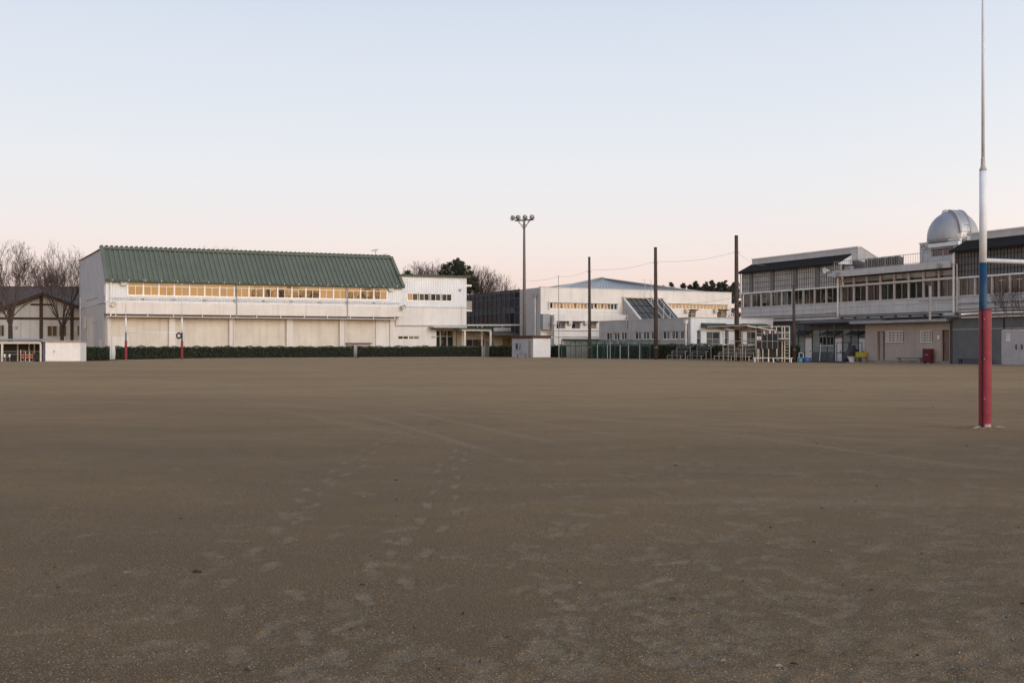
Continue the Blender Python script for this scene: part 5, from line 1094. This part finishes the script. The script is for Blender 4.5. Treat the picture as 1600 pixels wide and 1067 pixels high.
# ------------------------------------------------------------------ green net cage
cg = thing('net_cage', 'green steel batting cage with drooping net and pale posts', 'cage', gp(940, 108.5))
CF = Fr(gp(877, 112.2), Vector((gp(1016, 106.5) - gp(877, 112.2)))); cl0 = CF.s(1016)
ch_ = CF.h(930, 531.5)
def post(x, t, h_, mt, r_=.04): a = CF.s(x, t); MB().tube([CF.w(a, t, -.05), CF.w(a, t, h_)], r_, 6).build('post', M[mt], cg)
for x in (877.5, 892, 908.5, 925, 944, 968.5, 1001.5, 1015.5): post(x, 0, ch_, 'gnet')
for x in (899.5, 917.5, 941, 960): post(x, 2.6, ch_ - .1, 'gnet')
for x in (933.5, 949, 953.5, 969, 982, 999.5): post(x, -.6 if x != 953.5 else -1.0, ch_ - (.5 if x != 953.5 else .05), 'bar' if x != 953.5 else 'galv', .045)
for t, h_ in ((0, ch_), (0, ch_ - .62), (2.6, ch_ - .1)): MB().tube([CF.w(0, t, h_), CF.w(cl0, t, h_)], .035, 6).build('top_rail', M['gnet'], cg)
for x in (877.5, 908.5, 944, 1015.5): a = CF.s(x); MB().tube([CF.w(a, 0, ch_), CF.w(a, 2.6, ch_ - .1)], .03, 5).build('cross_rail', M['gnet'], cg)
m = MB(); rn = random.Random(9)
def strand(p, q, r_=.006): m.tube([p, q], r_, 3, False)
for t in (0, 2.6):
    n_ = int(cl0 / .10)
    for i in range(n_): a = cl0 * i / n_; strand(CF.w(a, t, .03), CF.w(a + .1 * math.sin(i), t + rn.uniform(-.05, .05), ch_ - .05))
    for k in range(20): h_ = .05 + (ch_ - .1) * k / 20; m.tube([CF.w(cl0 * j / 12, t + .05 * math.sin(j * 2 + k), h_ - (.09 * (j % 2))) for j in range(13)], .006, 3, False)
for i in range(9):
    a0 = CF.s(880 + i * 13); m.tube([CF.w(a0 + .8 * j / 8, .6, ch_ - .15 - .45 * math.sin(pi * j / 8) * rn.uniform(.7, 1.2)) for j in range(9)], .03, 4, False)
struct(m.build('net', M['gnet'], cg), 'stuff')

# ------------------------------------------------------------------ bleachers
def bleacher(x, Y, wid, tiers, rise0, rise, run_, mt, label, back=0):
    p = gp(x, Y); f = Fr(p, -V, U); o = thing('bleacher', label, 'bleacher', p, 'tiered bleachers at the far edge')
    for k in range(tiers):
        t, h_ = k * run_, rise0 + k * rise
        for j in range(2): MB().box(f, 0, wid, t + j * .16, t + j * .16 + .145, h_ - .045, h_).build('seat_board', M[mt], o)
        if k: MB().box(f, 0, wid, t - .1, t - .06, h_ - rise * .55, h_ - rise * .45).build('foot_rail', M[mt], o)
        for q in [0, wid - .05] + ([wid / 2] if wid > 3 else []):
            MB().box(f, q, q + .05, t, t + .05, 0, h_ - .045).build('leg', M[mt], o)
    for q in (0.01, wid - .06):
        MB().tube([f.w(q, .05, .1), f.w(q, tiers * run_ - .2, .1)], .022, 5).build('base_rail', M[mt], o)
    if back:
        h_ = rise0 + (tiers - 1) * rise + back; t = tiers * run_ - .2; MB().tube([f.w(0, t, h_ - back), f.w(0, t, h_), f.w(wid, t, h_), f.w(wid, t, h_ - back)], .025, 5).build('back_rail', M[mt], o)
    return o, f
bleacher(1042, 101, 2.25, 3, .46, .44, .58, 'galv', 'grey steel bleacher, left of the two small ones', .28)
bleacher(1073.5, 99.8, 2.25, 3, .46, .44, .58, 'galv', 'grey steel bleacher, right of the two small ones', .28)
bo, bf = bleacher(1115.5, 99, 5.2, 4, .46, .36, .56, 'cream_p', 'large cream bleacher under a corrugated roof beside the tallest pole', .35)
rs = thing('bleacher_shelter', 'thin posted corrugated shelter roof above the cream bleacher', 'shelter', bf.w(2.6, 1.2, 0))
rh = 3.3
for a, t in ((.25, .9), (2.0, .9), (3.2, .9), (5.1, .9), (.6, 2.35), (5.0, 2.35)): MB().tube([bf.w(a, t, 0), bf.w(a, t, rh - .12 * t)], .035, 6).build('post', M['cream_p'], rs)
m = MB(); m.corr(bf.w(-.35, -.55, rh + .08), bf.u * 6.0, bf.v * 3.2 + up(-.42), up(1), 40, .05, prof=((0, 0), (.25, .7), (.5, 1), (.75, .7))); m.build('roof_sheet', M['tarp'], rs)
for t, h_ in ((-.5, rh + .02), (1.0, rh - .17), (2.6, rh - .38)): MB().box(bf, -.35, 5.65, t, t + .08, h_ - .1, h_).build('purlin', M['cream_p'], rs)
for a in (-.33, 1.8, 3.7, 5.58): MB().hexa([bf.w(a, -.55, rh - .1), bf.w(a + .07, -.55, rh - .1), bf.w(a + .07, 2.65, rh - .53), bf.w(a, 2.65, rh - .53), bf.w(a, -.55, rh), bf.w(a + .07, -.55, rh), bf.w(a + .07, 2.65, rh - .43), bf.w(a, 2.65, rh - .43)]).build('rafter', M['cream_p'], rs)
MB().tube([bf.w(.25, .9, 1.85), bf.w(5.1, .9, 1.85)], .025, 5).build('rail', M['cream_p'], rs)
o = thing('equipment_sack', 'pale sack standing behind the cream bleacher', 'sack', bf.w(3.6, 2.6, 0)); MB().lathe(o.location, [(.26, 0), (.3, .15), (.3, 1.0), (.24, 1.35), (.1, 1.45)], 12).build('cover', M['white'], o, True)

# ------------------------------------------------------------------ scoreboard with ladder platform
sY = 93.2; SBp = gp(1182, sY); SB = Fr(SBp, (.93, -.37)); sb = thing('scoreboard', 'black baseball scoreboard with white number tiles and cream ladder frame', 'scoreboard', SBp)
bw_ = SB.s(1215.5); b0, b1 = SB.h(1198, 545), SB.h(1198, 516.5)
MB().box(SB, 0, bw_, 0, .08, b0, b1).build('board', M['board'], sb)
for k in range(5): a = bw_ * k / 4; MB().box(SB, a - .02, a + .02, -.025, .0, b0, b1).build('grid_line', M['bar'], sb)
for k in range(1, 3): h_ = b0 + (b1 - b0) * (k * .42); MB().box(SB, 0, bw_, -.027, -.002, h_ - .02, h_ + .02).build('grid_line', M['beige'], sb)
for i, (a, h_, w_, e) in enumerate(((.05, .50, .36, .3), (.62, .86, .16, .2), (1.12, .86, .16, .2), (1.62, .86, .16, .2), (.70, .77, .08, .1))):
    h0_ = b0 + (b1 - b0) * h_; t_ = MB().box(SB, a, a + w_, -.05, -.028, h0_, h0_ + e).build('number_tile', M['white'], sb)
    if i == 0:
        for q in (.1, .23): MB().box(SB, a + q, a + q + .045, -.056, -.0505, h0_ + .05, h0_ + e - .05).build('numeral', M['board'], t_)
    elif i < 4:
        MB().box(SB, a + .065, a + .095, -.056, -.0505, h0_ + .04, h0_ + e - .04).build('numeral', M['board'], t_)
for x in (1184.5, 1192, 1201, 1214): a = SB.s(x, .05); MB().box(SB, a - .035, a + .035, .02, .08, 0, b0).build('leg', M['cream_p'], sb)
pa0, pa1 = SB.s(1213, .9), SB.s(1233.5, .9); pt = SB.h(1225, 509.5, .9)
for a in (pa0, SB.s(1222, .9), SB.s(1226, .9), pa1): MB().box(SB, a - .04, a + .04, .9, .98, 0 if a > pa0 + .3 else b0, pt).build('frame_post', M['cream_p'], sb)
for y in (509.5, 519, 528.5): h_ = SB.h(1225, y, .9); MB().box(SB, SB.s(1184, .9) if y < 515 else pa0, pa1 + .04, .885, .96, h_ - .07, h_).build('frame_beam', M['cream_p'], sb)
MB().box(SB, pa0, pa1, .1, .88, SB.h(1225, 529, .9) - .06, SB.h(1225, 529, .9)).build('platform', M['cream_p'], sb)
l0, l1 = SB.s(1226, .86), SB.s(1232, .86)
for k in range(9): h_ = .25 + k * .27; MB().box(SB, l0, l1, .88, .92, h_ - .02, h_ + .02).build('ladder_rung', M['cream_p'], sb)
for a in (0.2, bw_ - .2): MB().tube([SB.w(a, .08, b1 - .3), SB.w(a, .95, .1)], .025, 5).build('brace', M['cream_p'], sb)
MB().box(SB, .1, bw_ + .6, .98, 1.02, 0.1, b0 + .6).build('rear_sheet', M['dark'], sb)
f = Fr(gp(1176.5, 91.6), (.95, -.31)); bench('low white bench in front of the scoreboard, nearest the cream bleacher', f, 0, f.s(1203.5), 0, .4, .40, 'white', group='white benches')
f = Fr(gp(1205.5, 92.0), (.95, -.31)); bench('low white bench in front of the scoreboard, under the ladder', f, 0, f.s(1239), 0, .4, .42, 'white', group='white benches')
o = thing('spare_tyre', 'small dark wheel leaning by the scoreboard leg', 'wheel', gp(1216.5, 92.2)); p = o.location + up(.3)
m = MB(); R2, r2 = .24, .055; nn = 18
for i in range(nn):
    for j in range(6): a, b_ = 2 * pi * i / nn, 2 * pi * j / 6; m.v.append((p.x + (R2 + r2 * math.cos(b_)) * math.cos(a), p.y + r2 * math.sin(b_), p.z + (R2 + r2 * math.cos(b_)) * math.sin(a)))
for i in range(nn):
    for j in range(6): m.f.append((i * 6 + j, ((i + 1) % nn) * 6 + j, ((i + 1) % nn) * 6 + (j + 1) % 6, i * 6 + (j + 1) % 6))
m.build('tyre', M['dark'], o, True); MB().lathe(p, [(.05, -.04), (.05, .04)], 10, (0, 1, 0)).build('hub', M['galv'], o)
for k in range(6): an = pi * k / 6; MB().tube([p + Vector((math.cos(an), 0, math.sin(an))) * .22, p - Vector((math.cos(an), 0, math.sin(an))) * .22], .008, 4).build('spoke', M['galv'], o)

# ------------------------------------------------------------------ small things by the grey block
def bin_(x0, x1, y0, Y, dep, mt, label, name='plastic_bin'):
    p = gp(x0, Y); f = Fr(p, (1, 0)); w_ = f.s(x1); h_ = f.h(x0, y0); o = thing(name, label, 'bin', p, None)
    m = MB(); e = .04; m.hexa([f.w(e, e, 0), f.w(w_ - e, e, 0), f.w(w_ - e, dep - e, 0), f.w(e, dep - e, 0), f.w(0, 0, h_), f.w(w_, 0, h_), f.w(w_, dep, h_), f.w(0, dep, h_)]); m.build('body', M[mt], o)
    MB().box(f, -.03, w_ + .03, -.03, dep + .03, h_ - .01, h_ + .06).build('rim', M[mt], o); MB().box(f, w_ * .35, w_ * .65, -.035, 0, h_ * .6, h_ * .72).build('handle', M['white'], o)
bin_(1248.3, 1255, 560, 99.6, .4, 'cyan', 'light blue plastic tub beside the dark blue one'); bin_(1255.8, 1267.8, 560, 99.4, .5, 'bluep', 'dark blue plastic box by the short wooden pole')
p = gp(1248.5, 100.3); f = Fr(p, (1, 0)); o = thing('frame_chair', 'white tube frame standing behind the light blue tub', 'chair', p)
MB().tube([f.w(0, 0, 0), f.w(0, 0, .85), f.w(.06, 0, .92), f.w(.36, 0, .92), f.w(.42, 0, .85), f.w(.42, 0, 0)], .035, 6).build('front_frame', M['white'], o); MB().tube([f.w(0, .4, 0), f.w(0, .4, .5), f.w(0, 0, .5)], .03, 6).build('side_frame', M['white'], o); MB().tube([f.w(.42, .4, 0), f.w(.42, .4, .5), f.w(.42, 0, .5)], .03, 6).build('side_frame', M['white'], o); MB().box(f, .02, .4, .0, .4, .5, .54).build('seat', M['slate'], o)
q = RF.w(gx(475), T0 - .5, .045); MB().tube([RF.w(gx(492), T0 - .7, .05), RF.w(gx(455), T0 - .12, gh(455, 640))], .05, 6).solo('leaning_pole', M['white'], tuple(RF.w(gx(492), T0 - .7, .05)), 'white pole leaning on the grey ground floor wall below the window', 'pole')
MB().tube([RF.w(gx(600), T0 - .35, .05), RF.w(gx(622), T0 - .12, gh(622, 700))], .03, 6).solo('leaning_stick', M['galv'], tuple(RF.w(gx(600), T0 - .35, .05)), 'thin grey stick leaning beside the second pale door', 'stick')
# covered machine in a frame
cm = thing('covered_machine', 'machine under a crumpled brown tarpaulin inside a dark tube frame', 'machine', RF.w(gx(800), -1.2, .045)); ca0, ca1 = RF.s(1314.5, -1.4), RF.s(1335, -1.4)
m = MB(); rn = random.Random(77); nn, kk_ = 9, 7
for i in range(nn):
    for j in range(kk_):
        fx, fy = i / (nn - 1), j / (kk_ - 1); e = min(fx, 1 - fx, fy * .7, (1 - fy) * .7) * 5
        m.v.append(tuple(RF.w(ca0 + .5 + (ca1 - ca0 - .7) * fx, -1.6 + 1.1 * fy, .25 + (1.1 + .4 * fx) * min(1, e ** .5) * rn.uniform(.85, 1.1))))
for i in range(nn - 1):
    for j in range(kk_ - 1): a = i * kk_ + j; m.f.append((a, a + kk_, a + kk_ + 1, a + 1))
m.build('tarpaulin', M['tarp'], cm, True); MB().box(RF, ca0 + .5, ca1 - .2, -1.55, -.55, .15, .5).build('chassis', M['dark'], cm)
for a in (ca0 + .9, ca1 - .6): MB().lathe(RF.w(a, -1.6, .22), [(.18, -.05), (.18, .05)], 12, RF.v).build('wheel', M['dark'], cm)
fc_ = thing('tube_frame', 'dark square tube rack standing around the covered machine', 'rack', RF.w(ca0, -2, .045))
for a in (ca0, ca1):
    for t in (-2.0, -.4): MB().tube([RF.w(a, t, .045), RF.w(a, t, 1.95)], .04, 5).build('post', M['dark'], fc_)
for h_ in (1.95, .9):
    MB().tube([RF.w(ca0, -2, h_), RF.w(ca1, -2, h_)], .035, 5).build('rail', M['dark'], fc_) if h_ > 1 else None
    for a in (ca0, ca1): MB().tube([RF.w(a, -2, h_), RF.w(a, -.4, h_)], .035, 5).build('rail', M['dark'], fc_)
def onR(x, t): p = RF.w(RF.s(x, t), t, 0.045); return p
p = onR(1333, -4.0); o = thing('planter', 'white tapered planter with low green leaves beside the toilet block', 'planter', p); f = Fr(p, -V, U)
m = MB(); m.hexa([f.w(-.25, -.2, 0), f.w(.25, -.2, 0), f.w(.25, .2, 0), f.w(-.25, .2, 0), f.w(-.42, -.25, .48), f.w(.42, -.25, .48), f.w(.42, .25, .48), f.w(-.42, .25, .48)]); m.build('pot', M['white'], o)
MB().box(f, -.46, .46, -.29, .29, .46, .54).build('rim', M['white'], o); m = MB(); rn = random.Random(5)
for _ in range(260):
    c = f.w(rn.uniform(.2, .95), rn.uniform(-.3, .3), .1 + rn.random() ** .8 * .5); s_ = rn.uniform(.05, .11); n1 = Vector((rn.gauss(0, 1), rn.gauss(0, 1), rn.gauss(0, .6))).normalized(); n2 = n1.orthogonal().normalized() * s_ * .5; n1 *= s_; m.quad(c - n1, c + n2, c + n1, c - n2)
m.build('leaves', M['plant'], o)
p = onR(1344, -4.1); f = Fr(p, -V, U); o = thing('box_stand', 'grey stand carrying a yellow crate beside the toilet block', 'stand', p); MB().box(f, -.3, .55, -.2, .25, .48, .54).build('top', M['kerb'], o)
for a in (-.28, .4): MB().box(f, a, a + .13, -.18, .22, 0, .48).build('leg', M['kerb'], o)
o = thing('yellow_crate', 'bright yellow plastic crate on the grey stand', 'crate', f.w(.1, 0, .54)); MB().box(f, -.34, .58, -.2, .22, .545, .60).box(f, -.36, -.31, -.22, .24, .545, .98).box(f, .55, .6, -.22, .24, .545, .98).box(f, -.31, .55, -.22, -.18, .6, .98).box(f, -.31, .55, .2, .24, .6, .98).build('crate_body', M['yellow'], o); MB().box(f, -.38, .62, -.25, .27, .9, .96).build('rim', M['yellow'], o)
f = Fr(onR(1400, TT - .9), -V, U); bench('old brown bench against the pinkish toilet block wall', f, 0, f.s(1437), 0, .42, .50, 'tarp', 'kerb', group=None)
f = Fr(onR(1496, TT - .9), -V, U); bench('dark long bench along the slate grey shed wall', f, 0, f.s(1546), 0, .38, .45, 'dark', group=None)
p = onR(1441.5, TT - .75); f = Fr(p, -V, U); o = thing('hose_cabinet', 'red double-door cabinet on short legs by the toilet block', 'cabinet', p); w_ = f.s(1454)
MB().box(f, 0, w_, 0, .4, .15, 1.3).build('body', M['redd'], o)
for k in range(2): d_ = MB().box(f, w_ * k / 2 + .02, w_ * (k + 1) / 2 - .02, -.03, 0, .2, 1.25).build('door', M['redd'], o); MB().box(f, w_ / 2 + (-.14 if k == 0 else .08), w_ / 2 + (-.08 if k == 0 else .14), -.06, -.03, .7, .85).build('handle', M['galv'], d_)
for a in (.02, w_ - .1): MB().box(f, a, a + .08, .03, .37, 0, .15).build('leg', M['dark'], o)
# ------------------------------------------------------------------ rugby goals
def goal(fr, wid, label, padr, near):
    o = thing('rugby_goal', label, 'goal', fr.w(wid / 2, 0, 0), 'rugby goals')
    for k, a in enumerate((0, wid)):
        rb = .0605 if near else .075
        p = fr.w(a, 0, 0); p0_ = p.copy(); p = p + Vector((-.028 if near else 0, 0, 0)); z1 = 2.95 if near else 3.02
        MB().tube([p0_ - up(.2), p0_ + up(2.0), p + up(2.08), p + up(z1)], [.05, .05, rb * 1.08, rb * 1.08], 16).build('lower_post', M['blue' if near or k else 'teal'], o, True)
        MB().tube([p + up(z1), p + up(4.57)], rb * (1.02 if near else 1.0), 16).build('upper_post', M['postw'], o, True)
        MB().lathe(p + up(4.57), [(rb * 1.02, 0), (rb * 1.05, .02), (rb * .62, .09), (rb * .58, .22), (rb * .5, .24)], 16).build('reducer', mat('grey_white_cap%d%d' % (near, k), (.45, .44, .43), .6, .15, 8), o, True)
        MB().tube([p + up(4.79), p + up(8.4)], [rb * .48, rb * .34] if near else [rb * .42, rb * .3], 12).build('top_pole', mat('worn_pole%d%d' % (near, k), (.62, .65, .69), .55, .08, 4), o, True)
        p = p0_
        # padding: a split foam sleeve, thicker at the front, with an open dark seam
        n_ = 28; m = MB(); prof = []
        for i in range(n_ + 1):
            an = math.radians(-136) + (2 * pi - math.radians(15)) * i / n_          # starts beside the seam that faces the camera, left of centre
            prof.append(an)
        h0, h1 = .035, 2.125
        for zi, (z_, sc) in enumerate(((h0, .97), (h0 + .03, 1), (1.0, 1.02), (1.6, .985), (h1 - .03, 1.0), (h1, .97))):
            for an in prof: m.v.append(tuple(p + Vector((math.cos(an) * padr * sc + .008, math.sin(an) * padr * sc, z_))))
            for an in prof: m.v.append(tuple(p + Vector((math.cos(an) * .055, math.sin(an) * .055, z_))))
        L_ = 2 * (n_ + 1)
        for zi in range(5):
            b_ = zi * L_
            for i in range(n_):
                m.f.append((b_ + i, b_ + i + 1, b_ + L_ + i + 1, b_ + L_ + i)); j = n_ + 1 + i; m.f.append((b_ + j + 1, b_ + j, b_ + L_ + j, b_ + L_ + j + 1))
            m.f.append((b_, b_ + L_, b_ + L_ + n_ + 1, b_ + n_ + 1)); m.f.append((b_ + n_, b_ + 2 * n_ + 1, b_ + L_ + 2 * n_ + 1, b_ + L_ + n_))
        for b_, fl in ((0, 0), (5 * L_, 1)):
            for i in range(n_): q = (b_ + i, b_ + n_ + 1 + i, b_ + n_ + 2 + i, b_ + i + 1); m.f.append(q if fl else q[::-1])
        pd = m.build('padding', M['red'], o, True)
        for z_ in (.55, 1.25, 1.95): MB().lathe(p + Vector((-padr * .50 + .008, -padr * .87, z_)), [(.008, 0), (.008, .008)], 8, (-.5, -.87, 0)).build('rivet', M['fascia'], pd)
        MB().tube([p + Vector((padr * math.cos(math.radians(-143.5)) * .8, padr * math.sin(math.radians(-143.5)) * .8, .04)), p + Vector((padr * math.cos(math.radians(-143.5)) * .8, padr * math.sin(math.radians(-143.5)) * .8, 2.115))], .014, 6).build('lacing', M['board'], pd)
        m = MB(); 
        for i in range(8):
            a0, a1 = math.radians(-118 + i * 8), math.radians(-118 + i * 8 + 8); m.quad(*[p + Vector((math.cos(q) * padr * 1.012 + .008, math.sin(q) * padr * 1.012, z_)) for q, z_ in ((a0, .05), (a1, .05), (a1, .10), (a0, .10))])
        m.build('hem_tape', M['bar'], pd)
    MB().tube([fr.w(0.0, 0, 2.99), fr.w(wid, 0, 2.99)], .04 if near else .05, 12).build('crossbar', M['postw'], o, True)
    return o
NB = Vector(ground_px(1538.5, 671)).to_3d(); NF = Fr((NB.x, NB.y, 0), (.93, .36)); NF = Fr((NB.x, NB.y, 0), vp(4200))
goal(NF, 5.6, 'near rugby goal with white and blue post and red padding, at the right', .105, True)
FA, FB_ = gp(196.7, 110), gp(284.3, 111.8); FF = Fr(FA, FB_ - FA)
goal(FF, (FB_ - FA).length, 'distant rugby goal with two red padded posts in front of the gym hedge', .13, False)
p = FF.w((FB_ - FA).length, 0, 0) + Vector((-.28, -.16, 2.68)); m = MB(); nn = 20
for i in range(nn):
    for j in range(6): a, b_ = 2 * pi * i / nn, 2 * pi * j / 6; m.v.append((p.x + (.25 + .085 * math.cos(b_)) * math.cos(a), p.y + .085 * math.sin(b_), p.z + (.25 + .085 * math.cos(b_)) * 1.1 * math.sin(a)))
for i in range(nn):
    for j in range(6): m.f.append((i * 6 + j, ((i + 1) % nn) * 6 + j, ((i + 1) % nn) * 6 + (j + 1) % 6, i * 6 + (j + 1) % 6))
m.solo('tyre_ring', M['board'], tuple(p), 'black ring hung beside the right post of the distant goal', 'ring', sm=True)
# chalky soil and dug-up crumbs round the near post
def mound(name, c, rx, ry_, h_, mt, label, seed):
    rn = random.Random(seed); m = MB(); na, nr_ = 26, 7
    for i in range(nr_ + 1):
        for k in range(na):
            an = 2 * pi * k / na; f_ = i / nr_; w_ = 1 + .22 * math.sin(an * 3 + seed) + .12 * math.sin(an * 7)
            m.v.append((c.x + math.cos(an) * rx * f_ * w_, c.y + math.sin(an) * ry_ * f_ * w_, .004 + h_ * (1 - f_ ** 1.5) * rn.uniform(.5, 1.1) - (.03 if i == nr_ else 0)))
    for i in range(nr_):
        for k in range(na): j = (k + 1) % na; m.f.append((i * na + k, i * na + j, (i + 1) * na + j, (i + 1) * na + k))
    o = m.build(name, mt, None, True); struct(o, 'stuff'); o['label'] = label; return o
mound('soil_heap', NB + Vector((.02, .1, 0)), .55, .42, .055, DIRT, 'low ring of loosened soil round the near goal post', 3)
mound('chalk_patch', NB + Vector((-.10, -.03, 0)), .20, .10, .062, M['sand'], 'patch of white chalky sand at the foot of the near post', 4)
mound('chalk_patch', NB + Vector((.30, .10, 0)), .16, .07, .05, M['sand'], 'smaller pale sand patch right of the near post foot', 6)
# pebbles, clods and leaf litter on the dirt
rn = random.Random(40)
def gz(X, Y):
    j = min(len(xs) - 2, max(0, int(np.searchsorted(xs, X)) - 1)); i = min(len(ys) - 2, max(0, int(np.searchsorted(ys, Y)) - 1)); return float(ZZ[i:i + 2, j:j + 2].mean())
def rock(m, X, Y, s_):
    z = gz(X, Y); b_ = len(m.v); pts = [(1, 0, 0), (.3, .9, 0), (-.8, .6, 0), (-.8, -.6, 0), (.3, -.95, 0)]
    an = rn.uniform(0, 6.3); ca, sa = math.cos(an), math.sin(an)
    for a, b2, _ in pts: q = s_ * rn.uniform(.7, 1.15); m.v.append((X + (a * ca - b2 * sa) * q, Y + (a * sa + b2 * ca) * q, z - .002))
    for a, b2, _ in pts[:5]: q = s_ * rn.uniform(.4, .7); m.v.append((X + (a * ca - b2 * sa) * q, Y + (a * sa + b2 * ca) * q, z + s_ * rn.uniform(.35, .65)))
    for i in range(5): j = (i + 1) % 5; m.f.append((b_ + i, b_ + j, b_ + 5 + j, b_ + 5 + i))
    m.f.append(tuple(b_ + 5 + i for i in range(5)))
for nm, cnt, mt, s0, s1, lab in (('pebbles', 3500, mat('pale_grit', (.30, .27, .235), .9, .3, 30), .002, .006, 'fine pale grit scattered over the dirt'), ('dirt_clods', 420, mat('dark_clods', (.09, .072, .056), .95, .3, 20), .003, .008, 'small dark clods scattered over the dirt')):
    m = MB()
    for _ in range(cnt):
        y = HY + 25 + 500 * rn.random() ** (.8 if nm == 'pebbles' else 1.6); X, Y = ground_px(rn.uniform(-30, 1630), y); rock(m, X, Y, rn.uniform(s0, s1) * (1 if Y < 12 else 1 + (Y - 12) * .025))
    o = m.build(nm, mt); struct(o, 'stuff'); o['label'] = lab
m = MB(); m2 = MB()
for k in range(120):
    y = HY + 45 + 460 * rn.random() ** 1.2; X, Y = ground_px(rn.uniform(0, 1600), y); mm = m if k % 3 else m2; s_ = rn.uniform(.008, .022); z = gz(X, Y); an = rn.uniform(0, 6.3)
    u_ = Vector((math.cos(an), math.sin(an), 0)); v_ = Vector((-u_.y, u_.x, 0)); c = Vector((X, Y, z + .006))
    for sg_ in (-1, 1):
        e = [c - u_ * s_, c + u_ * s_, c + u_ * s_ * .5 + v_ * sg_ * s_ * .45 + up(s_ * rn.uniform(.1, .7)), c - u_ * s_ * .5 + v_ * sg_ * s_ * .42 + up(s_ * rn.uniform(.1, .6))]; mm.quad(*e)
o = m.build('leaf_litter', mat('dead_leaf', (.10, .068, .05), .9, .3, 30)); struct(o, 'stuff'); o['label'] = 'curled dead leaves and twigs lying on the dirt'
o = m2.build('leaf_litter', mat('pale_dead_leaf', (.26, .225, .19), .9, .3, 30)); struct(o, 'stuff'); o['label'] = 'bleached bits of dry leaf lying on the dirt'
X, Y = ground_px(307, 894); m = MB(); rock(m, X, Y, .030); rock(m, X + .02, Y, .022); m.solo('dark_clod', mat('dark_single_clod', (.035, .028, .024), .95), (X, Y, gz(X, Y)), 'single dark clod lying left of the footprints', 'clod')
